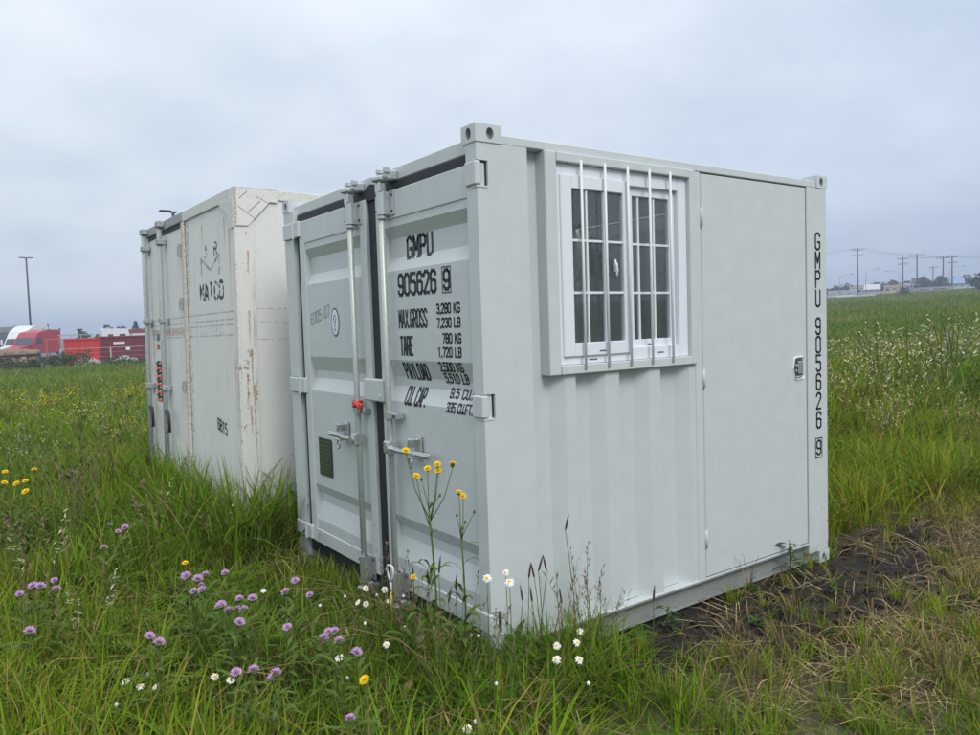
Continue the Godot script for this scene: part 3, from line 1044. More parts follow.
func white_side(u: float, v: float) -> Color:
	var z := -3.0 * u
	var y := v * 2.44
	var c := Color(0.67, 0.68, 0.66).lerp(Color(0.74, 0.745, 0.73), n01(noise, z * 2.0, y * 1.5))
	if n01(noise2, z * 5.0, y * 38.0) > 0.80:
		c = c.lerp(Color(0.50, 0.49, 0.44), 0.5)
	for yy in [1.66, 1.56, 1.44]:
		if absf(y - yy - noise2.get_noise_1d(z * 20.0 + yy * 90.0) * 0.01) < 0.004 and n01(noise, z * 22.0, yy * 70.0) > 0.45:
			c = c.lerp(Color(0.38, 0.35, 0.33), 0.6)
	# patch of wear near the ground
	if y < 0.62 and n01(noise, z * 4.0 + 3.0, y * 5.0) + 0.3 * n01(noise2, z * 30.0, y * 30.0) > 0.86:
		c = c.lerp(Color(0.30, 0.27, 0.23), 0.55)
	return c

func white_post(u: float, v: float) -> Color:
	var y := v * 2.44
	var c := Color(0.66, 0.66, 0.63).lerp(Color(0.73, 0.73, 0.71), n01(noise, u * 2.0, y * 4.0))
	var heavy := 0.09 * smoothstep(0.55, 0.9, y) * (1.0 - smoothstep(1.2, 1.45, y))
	var r := n01(noise2, u * 7.0, y * 30.0) * 0.42 + n01(noise, u * 2.0 + 5.0, y * 5.0) * 0.58
	if r > 0.715 - heavy:
		c = c.lerp(Color(0.26, 0.115, 0.04), 0.55 + 0.4 * n01(noise2, u * 30.0, y * 60.0))
	# drips hanging from the worst spots
	for s in [[0.62, 1.62, 0.20], [0.70, 1.36, 0.30], [0.45, 1.18, 0.24], [0.78, 1.12, 0.42], [0.58, 0.98, 0.20], [0.66, 2.02, 0.16]]:
		var du := absf(u - s[0] - noise2.get_noise_1d(y * 12.0) * 0.03)
		if y < s[1] and y > s[1] - s[2] and du < 0.045 * (1.0 - (s[1] - y) / s[2]) + 0.012 and n01(noise2, u * 18.0, y * 24.0) > 0.38:
			c = c.lerp(Color(0.30, 0.14, 0.055), 0.7)
	# runs of rust down the inner edge
	if u > 0.80 and n01(noise, u * 22.0, y * 2.2 + 8.0) + 0.2 * n01(noise2, u * 40.0, y * 30.0) > 0.72 and y < 2.0:
		c = c.lerp(Color(0.34, 0.19, 0.085), 0.6)
	# chipped dots down the outer edge
	if u < 0.12 and n01(noise2, u * 10.0, y * 44.0) > 0.70:
		c = c.lerp(Color(0.12, 0.12, 0.13), 0.7)
	return c

func white_gusset(u: float, v: float) -> Color:
	var c := Color(0.66, 0.66, 0.61).lerp(Color(0.73, 0.73, 0.69), n01(noise, u * 4.0, v * 4.0))
	# long scratches
	for s in [[0.1, 0.5, 0.55, 0.15], [0.3, 0.35, 0.6, 0.68], [0.5, 0.8, 0.95, 0.55], [0.12, 0.7, 0.3, 0.9]]:
		var a := Vector2(s[0], s[1])
		var b := Vector2(s[2], s[3])
		var p := Vector2(u, v)
		var q := Geometry2D.get_closest_point_to_segment(p, a, b)
		if p.distance_to(q) < 0.008 and n01(noise2, u * 30.0, v * 30.0) > 0.32:
			c = Color(0.13, 0.11, 0.10)
	if v > 0.72 and n01(noise2, u * 26.0, v * 20.0) > 0.72:
		c = Color(0.16, 0.13, 0.11)
	if u < 0.06 or v < 0.03 or v > 0.975:
		if n01(noise2, u * 50.0, v * 14.0 + 3.0) > 0.45:
			c = c.lerp(Color(0.22, 0.13, 0.08), 0.7)
	return c

func make_white_container() -> void:
	var t := thing("storage_container", "weathered white container with rust-streaked corner and faded lettering", "container", Vector3(-2.629, 0.0, 0.174))
	t.rotation = Vector3(-0.018, 0.025, 0.002)
	var W := 2.44
	var H := 2.44
	var L := 6.06
	var worn := mottled(Color(0.58, 0.595, 0.575), Color(0.70, 0.71, 0.69), 0.65, 2.0, 0.03, 0.3, 31)
	var grey := mottled(Color(0.24, 0.27, 0.28), Color(0.42, 0.45, 0.46), 0.6, 3.0, 0.04, 0.0, 37)
	var rusty := mottled(Color(0.20, 0.14, 0.10), Color(0.55, 0.52, 0.46), 0.8, 4.0, 0.06, 0.0, 41, 0.35, 0.55)
	var mw := nb()
	sheet(mw, Vector3(-W + 0.03, 0.06, -0.012), Vector3(-W + 0.03, H - 0.07, -0.012), Vector3(-0.03, H - 0.07, -0.012), Vector3(-0.03, 0.06, -0.012))
	put(mw, "front_panel", painted(700, 700, white_front), t)
	var ms := nb()
	sheet(ms, Vector3(-0.008, 0.06, -0.13), Vector3(-0.008, H - 0.07, -0.13), Vector3(-0.008, H - 0.07, -3.13), Vector3(-0.008, 0.06, -3.13))
	put(ms, "side_wall", painted(520, 420, white_side), t)
	var mp := nb()
	sheet(mp, Vector3(0, 0, 0), Vector3(0, H, 0), Vector3(0, H, -0.13), Vector3(0, 0, -0.13))
	sheet(mp, Vector3(-0.06, 0, 0.001), Vector3(-0.06, H, 0.001), Vector3(0, H, 0.001), Vector3(0, 0, 0.001))
	put(mp, "corner_post", painted(64, 700, white_post), t)
	boxp("corner_post", Vector3(-W, 0, -0.12), Vector3(-W + 0.07, H, 0.0), worn, t, 0.004)
	# shell behind the sheets
	boxp("body_shell", Vector3(-W + 0.02, 0.05, -L), Vector3(-0.022, H - 0.012, -0.03), worn, t, 0.0)
	boxp("side_wall", Vector3(-0.0215, 0.06, -L), Vector3(-0.008, H - 0.07, -3.131), worn, t, 0.0)
	# frame
	boxp("roof_rail", Vector3(-0.075, H - 0.0695, -L), Vector3(0.003, H, -0.1305), mottled(Color(0.58, 0.58, 0.53), Color(0.68, 0.68, 0.63), 0.65, 2.0, 0.03, 0.3, 43), t, 0.004)
	boxp("door_header", Vector3(-1.215, H - 0.080, -0.06), Vector3(-0.0605, H + 0.001, 0.003), worn, t, 0.005)
	boxp("door_header", Vector3(-W + 0.0005, H - 0.075, -0.06), Vector3(-1.2155, H + 0.001, 0.006), grey, t, 0.005)
	boxp("header_seal", Vector3(-W + 0.072, H - 0.110, -0.03), Vector3(-1.245, H - 0.0755, -0.006), M.rubber, t, 0.002)
	boxp("bottom_rail", Vector3(-W, 0.0, -0.05), Vector3(-0.0605, 0.058, 0.0), rusty, t, 0.004)
	boxp("bottom_rail", Vector3(-0.05, 0.0, -L), Vector3(0.0, 0.058, -0.1305), rusty, t, 0.004)
	# gusset plates at the top corner
	var mg := nb()
	var gz := [[0.0, 2.18], [0.0, 2.4385], [0.30, 2.4385], [0.30, 2.356], [0.245, 2.356], [0.090, 2.184]]
	mg.set_uv(Vector2(0.5, 0.5))
	for i in gz.size():
		var a: Array = gz[i]
		var b: Array = gz[(i + 1) % gz.size()]
		quad(mg, Vector3(0.0, a[1], -a[0]), Vector3(0.006, a[1], -a[0]), Vector3(0.006, b[1], -b[0]), Vector3(0.0, b[1], -b[0]))
	var idx := Geometry2D.triangulate_polygon(pv(gz))
	for i in idx:
		var p: Array = gz[i]
		mg.set_uv(Vector2(p[0] / 0.30, 1.0 - (p[1] - 2.18) / 0.26))
		mg.add_vertex(Vector3(0.0065, p[1], -p[0]))
	put(mg, "gusset_plate", painted(220, 200, white_gusset), t)
	var mg2 := nb()
	prism(mg2, pv([[-0.30, 2.362], [-0.0605, 2.362], [0.0, 2.362], [0.0, 2.17], [-0.10, 2.17], [-0.10, 2.26]]), 0.0015, 0.007)
	put(mg2, "gusset_plate", worn, t)
	# seam post between the doors, hinge knuckles and rods
	boxp("seam_post", Vector3(-1.242, 0.06, -0.01), Vector3(-1.190, H - 0.082, 0.012), mottled(Color(0.27, 0.18, 0.115), Color(0.62, 0.62, 0.585), 0.8, 3.0, 0.05, 0.0, 47, 0.30, 0.44), t, 0.004)
	boxp("seam_gap", Vector3(-1.262, 0.06, -0.010), Vector3(-1.2425, H - 0.112, -0.004), M.rubber, t, 0.0)
	for y in [2.14, 1.715, 1.05, 0.45]:
		var m := nb()
		cbox(m, Vector3(-1.300, y, 0.008), Vector3(0.090, 0.075, 0.020), 0.005)
		tube(m, [Vector3(-1.262, y - 0.05, 0.016), Vector3(-1.262, y + 0.05, 0.016)], [0.015], 8)
		put(m, "hinge", grey, t)
	for x in [-2.352, -1.790]:
		var m := nb(false)
		tube(m, [Vector3(x, 0.05, 0.040), Vector3(x, H - 0.01, 0.040)], [0.021], 10)
		put(m, "lock_rod", grey, t)
		for y in [2.26, 1.60, 1.02]:
			var k := nb()
			cbox(k, Vector3(x, y, 0.030), Vector3(0.075, 0.045, 0.070), 0.005)
			put(k, "rod_guide", grey, t)
		var kk := nb()
		cbox(kk, Vector3(x, H - 0.03, 0.035), Vector3(0.085, 0.055, 0.06), 0.008)
		put(kk, "cam_keeper", grey, t)
		# bail handle hanging beside the rod
		var hm := nb(false)
		tube(hm, [Vector3(x + 0.03, 0.83, 0.05), Vector3(x + 0.13, 0.83, 0.055), Vector3(x + 0.16, 0.80, 0.055), Vector3(x + 0.17, 0.66, 0.055), Vector3(x + 0.10, 0.66, 0.055)], [0.012], 7)
		put(hm, "handle", M.black_steel, t)
	boxp("warning_label", Vector3(-2.215, 1.425, -0.0105), Vector3(-2.120, 1.490, -0.009), mat(Color(0.14, 0.17, 0.22), 0.5), t, 0.0)
	boxp("warning_label", Vector3(-2.215, 1.350, -0.0105), Vector3(-2.130, 1.395, -0.009), mat(Color(0.55, 0.07, 0.05), 0.5), t, 0.0)
	boxp("warning_label", Vector3(-2.200, 1.080, -0.0105), Vector3(-2.090, 1.105, -0.009), mat(Color(0.40, 0.43, 0.48), 0.5), t, 0.0)
	# what is left of the painted name
	var chips := mat(Color(0.045, 0.055, 0.085), 0.6)
	var on_white := func(p: Vector2) -> Vector3: return Vector3(p.x, p.y, -0.0095)
	worn_words("MATCO", -0.845, 1.722, 0.540, 0.115, 0.026, on_white, t, chips, 0.36)
	worn_words("A", -0.700, 2.035, 0.060, 0.085, 0.016, on_white, t, chips, 0.5)
	worn_words("R", -0.480, 2.035, 0.060, 0.085, 0.016, on_white, t, chips, 0.4)
	worn_words("M", -0.800, 1.880, 0.420, 0.150, 0.022, on_white, t, mat(Color(0.42, 0.46, 0.48), 0.6), 0.45)
	var tilt := func(p: Vector2) -> Vector3: return Vector3(p.x, p.y - (p.x + 0.53) * 0.16, -0.0095)
	lettering("6815", -0.530, 0.780, 0.200, 0.080, 0.012, tilt, t, "lettering", M.ink)

# letters with much of the paint flaked away
func worn_words(text: String, x: float, y: float, width: float, height: float, weight: float, place: Callable, parent: Node, material: Material, lost: float) -> void:
	var m := nb()
	var g := width / (text.length() * 1.42 - 0.42)
	var sc := Vector2(g / 4.0, height / 8.0)
	for k in text.length():
		for line in GLYPHS[text[k]]:
			for i in line.size() - 1:
				var a := Vector2(line[i][0], line[i][1]) * sc + Vector2(x + k * g * 1.42, y)
				var b := Vector2(line[i + 1][0], line[i + 1][1]) * sc + Vector2(x + k * g * 1.42, y)
				var n := maxi(1, int(a.distance_to(b) / 0.012))
				for j in n:
					if rng.randf() > lost:
						stroke(m, a.lerp(b, float(j) / n), a.lerp(b, (j + 0.6) / n), weight * rng.randf_range(0.45, 1.0), place)
	put(m, "faded_lettering", material, parent)

# ------------------------------------------------------------------ trees
func leaves(m: SurfaceTool, c: Vector3, rad: Vector3, n: int, size: float, cols: Array) -> void:
	for i in n:
		var d := Vector3(rng.randfn(), rng.randfn(), rng.randfn()).normalized() * pow(rng.randf(), 0.45)
		var p := c + d * rad
		var a := Vector3(rng.randfn(), rng.randfn() * 0.7, rng.randfn()).normalized() * size * rng.randf_range(0.6, 1.3)
		var b := a.cross(Vector3(rng.randfn(), rng.randfn(), rng.randfn())).normalized() * a.length() * 0.62
		m.set_color(cols[rng.randi() % cols.size()])
		quad(m, p - a, p + b, p + a, p - b)

func tree(called: String, label: String, at: Vector3, h: float, w: float, n: int, leaf: float, cols: Array, group := "", category := "tree", trunk_share := 0.3) -> Node3D:
	var t := thing(called, label, category, at, 0.0, group)
	var m := nb(false)
	var lean := Vector3(rng.randf_range(-0.06, 0.06) * h, 0, rng.randf_range(-0.06, 0.06) * h)
	tube(m, [Vector3(0, -0.3, 0), lean * 0.5 + Vector3.UP * h * 0.4, lean + Vector3.UP * h * 0.85], [h * 0.028 + 0.02, h * 0.018, h * 0.006], 6)
	var lobes := []
	for i in 9:
		var a := TAU * i / 9.0 + rng.randf() * 0.6
		var y := h * rng.randf_range(trunk_share + 0.08, 0.86)
		var reach := w * 0.36 * sin(clampf((1.05 - y / h) * 2.2, 0.25, 1.57)) * rng.randf_range(0.6, 1.15)
		var tip := Vector3(cos(a) * reach, y, sin(a) * reach)
		tube(m, [lean * 0.4 + Vector3.UP * maxf(0.1, y - h * 0.22), tip], [h * 0.010, h * 0.003], 5)
		lobes.append([tip, w * rng.randf_range(0.16, 0.26)])
	lobes.append([lean + Vector3.UP * h * 0.88, w * 0.20])
	put(m, "trunk", M.bark, t)
	var mc := nb(true)
	for l in lobes:
		var r: float = l[1]
		leaves(mc, l[0], Vector3(r, r * 0.85, r), n / lobes.size(), leaf, cols)
	put(mc, "crown", M.leaf_dark, t)
	return t

func spruce(called: String, label: String, at: Vector3, h: float, w: float, n: int, cols: Array, group := "") -> void:
	var t := thing(called, label, "tree", at, 0.0, group)
	var m := nb(false)
	tube(m, [Vector3(0, -0.3, 0), Vector3.UP * h], [h * 0.02, 0.02], 6)
	put(m, "trunk", M.bark, t)
	var mc := nb(true)
	for i in 14:
		var k := i / 14.0
		var r := w * 0.5 * (1.0 - k) + 0.1
		leaves(mc, Vector3.UP * h * (0.1 + 0.88 * k), Vector3(r, h * 0.06, r), n / 14, h * 0.045, cols)
	put(mc, "crown", M.leaf_dark, t)

func on_land(x: float, z: float, up := 0.0) -> Vector3:
	return Vector3(x, land(x, z) + up, z)

# ------------------------------------------------------------------ yard to the west
func semi_truck(label: String, at: Vector3, turn: float, body: Color, roof: float) -> void:
	var t := thing("semi_truck", label, "truck", at, turn, "")
	var paint := mat(body, 0.3)
	# x forward, y up, cab and sleeper from the side
	var m := nb()
	prism(m, pv([[-3.4, 0.95], [1.05, 0.95], [1.05, 1.95], [0.55, 2.75], [0.05, 3.05 + (roof - 3.0) * 0.4], [-0.9, roof - 0.12], [-1.5, roof], [-3.3, roof - 0.06], [-3.4, roof - 0.25]]), -1.2, 1.2)
	put(m, "cab", paint, t)
	var mh := nb()
	prism(mh, pv([[1.052, 0.75], [2.95, 0.70], [3.15, 0.85], [3.10, 1.35], [2.85, 1.55], [1.052, 1.93]]), -1.0, 1.0)
	put(mh, "hood", paint, t)
	for s in [-1.0, 1.0]:
		var mf := nb()
		prism(mf, pv([[1.45, 0.62], [1.55, 1.05], [1.9, 1.25], [2.5, 1.22], [2.85, 1.0], [2.95, 0.62], [2.75, 0.62], [2.6, 0.98], [2.2, 1.08], [1.8, 0.98], [1.65, 0.62]]), s * 1.002 if s > 0 else -1.28, 1.28 if s > 0 else -1.002)
		put(mf, "fender", paint, t)
		boxp("headlight", Vector3(2.88, 1.02, s * 0.62), Vector3(3.11, 1.26, s * 0.98), M.sticker_white, t, 0.03)
		var mw := nb()
		prism(mw, pv([[-0.35, 2.0], [0.75, 2.0], [0.38, 2.62], [-0.30, 2.66]]), s * 1.2005 if s > 0 else -1.212, 1.212 if s > 0 else -1.2005)
		put(mw, "side_window", M.window_dark, t)
		var mm := nb()
		cbox(mm, Vector3(0.95, 2.30, s * 1.48), Vector3(0.16, 0.70, 0.22), 0.04)
		tube(mm, [Vector3(0.85, 2.1, s * 1.2), Vector3(0.95, 2.1, s * 1.48)], [0.025], 6)
		put(mm, "mirror", paint, t)
		boxp("step_tank", Vector3(-2.6, 0.45, s * 0.85), Vector3(0.6, 0.94, s * 1.19), M.grey_steel, t, 0.08)
		for wx in [2.2, -2.9, -4.2]:
			var mt := nb(false)
			var xf := Transform3D(Basis(Vector3.RIGHT, PI / 2), Vector3(wx, 0.52, s * 1.0))
			lathe(mt, [Vector2(0.30, -0.14), Vector2(0.48, -0.14), Vector2(0.52, -0.09), Vector2(0.52, 0.09), Vector2(0.48, 0.14), Vector2(0.30, 0.14)], xf, 18)
			put(mt, "tyre", M.tyre, t)
			var mr := nb(false)
			lathe(mr, [Vector2(0.0, -0.10), Vector2(0.30, -0.12), Vector2(0.30, 0.12), Vector2(0.12, 0.10), Vector2(0.0, 0.13)], xf, 14)
			put(mr, "rim", M.grey_steel, t)
		var me := nb(false)
		tube(me, [Vector3(-3.55, 1.0, s * 1.05), Vector3(-3.55, roof + 0.15, s * 1.05)], [0.075], 8)
		put(me, "exhaust_stack", M.black_steel, t)
	var mws := nb()
	cbox(mws, Vector3(0.815, 2.36, 0), Vector3(0.012, 0.86, 2.1), 0.0, Basis(Vector3.BACK, atan2(0.5, 0.8)))
	put(mws, "windshield", M.window_dark, t)
	boxp("grille", Vector3(3.10, 0.88, -0.5), Vector3(3.17, 1.42, 0.5), M.grey_steel, t, 0.02)
	boxp("bumper", Vector3(2.9, 0.38, -1.2), Vector3(3.22, 0.68, 1.2), M.grey_steel, t, 0.05)
	boxp("chassis", Vector3(-5.0, 0.62, -0.5), Vector3(2.6, 0.86, 0.5), M.black_steel, t, 0.02)

func waste_bin(label: String, at: Vector3, turn: float, length: float, height: float, c: Color, ribs: int) -> void:
	var t := thing("waste_bin", label, "waste bin", at, turn)
	var paint := mottled(c * 0.85, c * 1.12, 0.5, 0.8, 0.02, 0.0, 53)
	var w := 1.1
	var m := nb()
	bx(m, Vector3(-length * 0.5, 0.15, w - 0.06), Vector3(length * 0.5, height, w), 0.0)
	bx(m, Vector3(-length * 0.5, 0.15, -w), Vector3(length * 0.5, height, -w + 0.06), 0.0)
	bx(m, Vector3(-length * 0.5, 0.15, -w + 0.061), Vector3(-length * 0.5 + 0.06, height, w - 0.061), 0.0)
	bx(m, Vector3(length * 0.5 - 0.06, 0.15, -w + 0.061), Vector3(length * 0.5, height, w - 0.061), 0.0)
	bx(m, Vector3(-length * 0.5 + 0.061, 0.15, -w + 0.061), Vector3(length * 0.5 - 0.061, 0.21, w - 0.061), 0.0)
	put(m, "bin_body", paint, t)
	for s in [-1.0, 1.0]:
		boxp("top_rim", Vector3(-length * 0.5 - 0.04, height - 0.10, s * w), Vector3(length * 0.5 + 0.04, height + 0.03, s * (w + 0.07)), paint, t, 0.01)
		for i in ribs:
			var x := -length * 0.5 + 0.05 + (length - 0.1) * i / (ribs - 1.0)
			boxp("rib", Vector3(x - 0.05, 0.15, s * (w + 0.0005)), Vector3(x + 0.05, height - 0.1005, s * (w + 0.06)), paint, t, 0.01)
	boxp("skid", Vector3(-length * 0.5, 0.0, -0.5), Vector3(length * 0.5, 0.15, -0.35), M.black_steel, t, 0.0)
	boxp("skid", Vector3(-length * 0.5, 0.0, 0.35), Vector3(length * 0.5, 0.15, 0.5), M.black_steel, t, 0.0)

func area_lamp(label: String, at: Vector3, h: float, sides := [-1.0, 1.0]) -> void:
	var t := thing("lamp_post", label, "lamp post", at)
	var m := nb(false)
	tube(m, [Vector3(0, -0.3, 0), Vector3(0, h - 0.15, 0)], [0.13, 0.09], 8)
	put(m, "pole", M.black_steel, t)
	for s in sides:
		var k := nb()
		cbox(k, Vector3(0, h - 0.06, s * 0.46), Vector3(0.36, 0.10, 0.66), 0.03)
		put(k, "lamp_head", M.black_steel, t)
	var b := nb()
	cbox(b, Vector3(0, h - 0.10, 0), Vector3(0.12, 0.10, 0.40), 0.01)
	put(b, "bracket", M.black_steel, t)

func lump(m: SurfaceTool, c: Vector3, r: Vector3, seed_: float, cols := []) -> void:
	# an uneven round mass
	var nu := 12
	var nv := 7
	var P := []
	for j in nv + 1:
		var row := []
		for i in nu:
			var a := TAU * i / nu
			var b := PI * (float(j) / nv - 0.5)
			var d := Vector3(cos(a) * cos(b), sin(b), sin(a) * cos(b))
			row.append(c + d * r * (1.0 + 0.35 * noise.get_noise_3dv(d * 1.8 + Vector3(seed_, 0, 0)) + 0.15 * noise.get_noise_3dv(d * 6.0 + Vector3(0, seed_, 0))))
		P.append(row)
	for j in nv:
		for i in nu:
			var i2 := (i + 1) % nu
			face(m, [P[j][i], P[j][i2], P[j + 1][i2]], c)
			face(m, [P[j][i], P[j + 1][i2], P[j + 1][i]], c)

func make_left_background() -> void:
	# tractors parked nose to the left
	semi_truck("dark semi truck with pale roof parked beside the white tractor", on_land(-105.5, -3.2), -0.78, Color(0.035, 0.042, 0.05), 4.2)
	semi_truck("white semi truck between the dark tractor and the red tractor", on_land(-103.0, -4.9), -0.78, Color(0.66, 0.68, 0.70), 4.25)
	semi_truck("red semi truck with sleeper cab parked behind the dark fence", on_land(-97.5, -5.6), -0.76, Color(0.36, 0.022, 0.035), 3.6)
	area_lamp("tall dark twin-head lamp post rising behind the parked trucks", on_land(-107.2, -6.5), 12.7)
	area_lamp("dark lamp post whose head shows above the white container", on_land(-46.3, -9.75), 9.05 + 0.5, [1.0])
	waste_bin("bright red open-top waste bin behind the wire fence", on_land(-57.3, -5.75), PI / 2 - 0.08, 2.15, 2.05, Color(0.52, 0.022, 0.018), 3)
	waste_bin("dark red ribbed waste bin with white placards behind the wire fence", on_land(-58.8, -8.7), PI / 2 - 0.10, 3.7, 2.05, Color(0.155, 0.014, 0.022), 7)
	var wb := get_node("waste_bin_001") as Node3D
	boxp("placard", Vector3(-0.75, 1.50, 1.162), Vector3(0.00, 1.66, 1.172), mat(Color(0.68, 0.66, 0.58), 0.6), wb, 0.0)
	boxp("placard", Vector3(0.05, 1.04, 1.162), Vector3(0.32, 1.28, 1.172), mat(Color(0.75, 0.76, 0.78), 0.6), wb, 0.0)
	# open red steel frame by the bin
	var fr := thing("steel_frame", "open rusty red steel frame standing beside the bright red bin", "frame", on_land(-57.2, -4.0), PI / 2)
	for x in [-0.42, 0.36]:
		boxp("post", Vector3(x, 0, -0.05), Vector3(x + 0.09, 2.02, 0.05), mat(Color(0.42, 0.10, 0.06), 0.7), fr, 0.01)
	boxp("crossbar", Vector3(-0.50, 2.021, -0.05), Vector3(0.52, 2.11, 0.05), mat(Color(0.42, 0.10, 0.06), 0.7), fr, 0.01)
	boxp("crossbar", Vector3(-0.329, 0.5, -0.04), Vector3(0.359, 0.58, 0.04), mat(Color(0.42, 0.10, 0.06), 0.7), fr, 0.01)
	# brown earth pile behind the pipe fence
	var em := thing("earth_pile", "long brown pile of earth and straw behind the dark pipe fence", "earth pile", on_land(-52.5, -0.6))
	var mp := nb(false)
	for i in 30:
		var tier := i % 3
		lump(mp, Vector3(rng.randf_range(-0.3, 0.5) - tier * 0.4, 0.25 + tier * 0.48, 3.4 - i * 0.185 + rng.randf_range(-0.2, 0.2)), Vector3(0.75, rng.randf_range(0.28, 0.42), rng.randf_range(0.35, 0.6)), i * 5.1)
	put(mp, "mound", mottled(Color(0.16, 0.105, 0.07), Color(0.30, 0.215, 0.15), 0.95, 0.7, 0.05, 2.0, 61), em)
	# black pipe fence
	var pf := thing("pipe_fence", "dark two-rail pipe fence in front of the earth pile", "fence", on_land(-43.2, -0.6))
	for i in 5:
		var m := nb(false)
		tube(m, [Vector3(0.0, -0.3, 4.6 - i * 1.5), Vector3(0.0, 1.22, 4.6 - i * 1.5)], [0.055], 7)
		put(m, "post", M.black_steel, pf)
	for y in [1.02, 0.48]:
		var m := nb(false)
		tube(m, [Vector3(0.02, y, 4.8), Vector3(0.02, y + 0.05, -1.45)], [0.045], 7)
		put(m, "rail", M.black_steel, pf)
	# wire fence
	var wf := thing("wire_fence", "galvanised wire fence with thin posts in front of the red bins", "fence", on_land(-47.2, -6.0))
	for i in 9:
		var z := 2.6 - i * 2.6
		var m := nb(false)
		tube(m, [Vector3(0.0, -0.3, z), Vector3(0.0, 1.35, z)], [0.04], 7)
		put(m, "post", M.grey_steel, wf)
	for k in 5:
		var m := nb(false)
		var y := 1.32 - k * 0.26
		tube(m, [Vector3(0.0, y, 2.6), Vector3(0.0, y, -18.2)], [0.022 if k == 0 else 0.008], 5)
		put(m, "wire", M.grey_steel, wf)
	for s in [[-52.0, -5.4, 0.85, "grey boulder in the weeds before the bright red bin"], [-51.7, -7.5, 0.9, "grey boulder in the weeds before the dark red bin"]]:
		var b := thing("boulder", s[3], "boulder", on_land(s[0], s[1]))
		var m := nb(false)
		lump(m, Vector3(0, 0.35, 0), Vector3(s[2] * 0.7, 0.5, s[2]), s[1] * 3.0)
		put(m, "stone", mottled(Color(0.22, 0.22, 0.20), Color(0.36, 0.35, 0.33), 0.9, 1.0, 0.05, 1.0, 67), b)
	# things beyond the bins
	var tk := thing("camper_trailer", "white camper trailer parked behind the dark red bin", "trailer", on_land(-86.5, -12.6), 0.0)
	var mt := nb()
	prism(mt, pv([[-1.35, 1.35], [1.35, 1.35], [1.38, 2.2], [1.15, 3.25], [-1.25, 3.3], [-1.36, 3.1]]), -0.9, 0.9, Transform3D(Basis(Vector3.UP, PI / 2), Vector3.ZERO))
	put(mt, "body", mat(Color(0.66, 0.68, 0.70), 0.4), tk)
	boxp("side_window", Vector3(0.901, 2.2, -0.9), Vector3(0.91, 2.7, -0.3), M.window_dark, tk, 0.0)
	boxp("side_window", Vector3(0.901, 2.2, 0.3), Vector3(0.91, 2.7, 0.8), M.window_dark, tk, 0.0)
	boxp("chassis", Vector3(-0.5, 0.9, -1.4), Vector3(0.5, 1.349, 1.4), M.black_steel, tk, 0.02)
	for z in [-1.2, 1.2]:
		var m := nb(false)
		lathe(m, [Vector2(0, -0.6), Vector2(0.48, -0.6), Vector2(0.5, 0.6), Vector2(0, 0.6)], Transform3D(Basis(Vector3.BACK, PI / 2), Vector3(0, 0.5, z)), 14)
		put(m, "wheel", M.tyre, tk)
	var van := thing("van", "white delivery van parked behind the bright red bin", "van", on_land(-88.0, -10.4), 0.0)
	var mv := nb()
	prism(mv, pv([[-1.1, 0.45], [1.1, 0.45], [1.1, 1.3], [0.7, 2.15], [-1.1, 2.2]]), -0.95, 0.95, Transform3D(Basis(Vector3.UP, -PI / 2), Vector3.ZERO))
	put(mv, "body", mat(Color(0.70, 0.72, 0.74), 0.4), van)
	boxp("side_window", Vector3(0.951, 1.35, 0.1), Vector3(0.96, 1.95, 0.6), M.window_dark, van, 0.0)
	for z in [-0.7, 0.7]:
		var m := nb(false)
		lathe(m, [Vector2(0, -0.97), Vector2(0.33, -0.97), Vector2(0.33, 0.97), Vector2(0, 0.97)], Transform3D(Basis(Vector3.BACK, PI / 2), Vector3(0, 0.33, z)), 12)
		put(m, "wheel", M.tyre, van)
	var cab := thing("cabinet", "dark tall cabinet standing behind the bright red bin", "cabinet", on_land(-70.0, -7.25))
	boxp("cabinet_body", Vector3(-0.2, 0, -0.14), Vector3(0.2, 3.05, 0.14), mat(Color(0.035, 0.05, 0.05), 0.6), cab, 0.03)
	boxp("cabinet_top", Vector3(-0.24, 3.051, -0.22), Vector3(0.24, 3.15, 0.22), M.black_steel, cab, 0.03)
	var rl := thing("railing", "thin grey steel railing behind the red frame", "railing", on_land(-68.5, -6.75))
	for i in 4:
		boxp("post", Vector3(-0.03, 0, 1.1 - i * 0.75), Vector3(0.03, 2.60, 1.16 - i * 0.75), M.grey_steel, rl, 0.0)
	boxp("rail", Vector3(-0.03, 2.601, -1.3), Vector3(0.03, 2.67, 1.3), M.grey_steel, rl, 0.0)
	boxp("rail", Vector3(-0.028, 2.1, -1.28), Vector3(-0.031, 2.15, 1.28), M.grey_steel, rl, 0.0)
	building("shed", "low shed with dark red roof edge beyond the camper trailer", on_land(-108.0, -20.2), 0.0, Vector3(5.0, 3.0, 5.0), Color(0.62, 0.62, 0.60), Color(0.22, 0.03, 0.03), 2, false)
	var green := [Color(0.030, 0.055, 0.024), Color(0.045, 0.075, 0.030), Color(0.022, 0.042, 0.022)]
	tree("leafy_tree", "small round tree behind the white camper trailer", on_land(-140.0, -20.0), 4.6, 4.0, 420, 0.28, green)
	spruce("spruce_tree", "pointed dark spruce behind the dark red bin", on_land(-140.0, -24.6), 5.4, 3.4, 520, green)
	tree("leafy_tree", "dark bushy tree beside the pointed spruce", on_land(-142.0, -22.7), 4.4, 3.2, 420, 0.28, green)
	tree("leafy_tree", "low dark tree behind the shed with red roof edge", on_land(-150.0, -28.6), 4.2, 4.0, 420, 0.3, green)
	tree("leafy_tree", "low tree behind the dark cabinet", on_land(-138.0, -16.0), 3.6, 3.6, 400, 0.26, green)
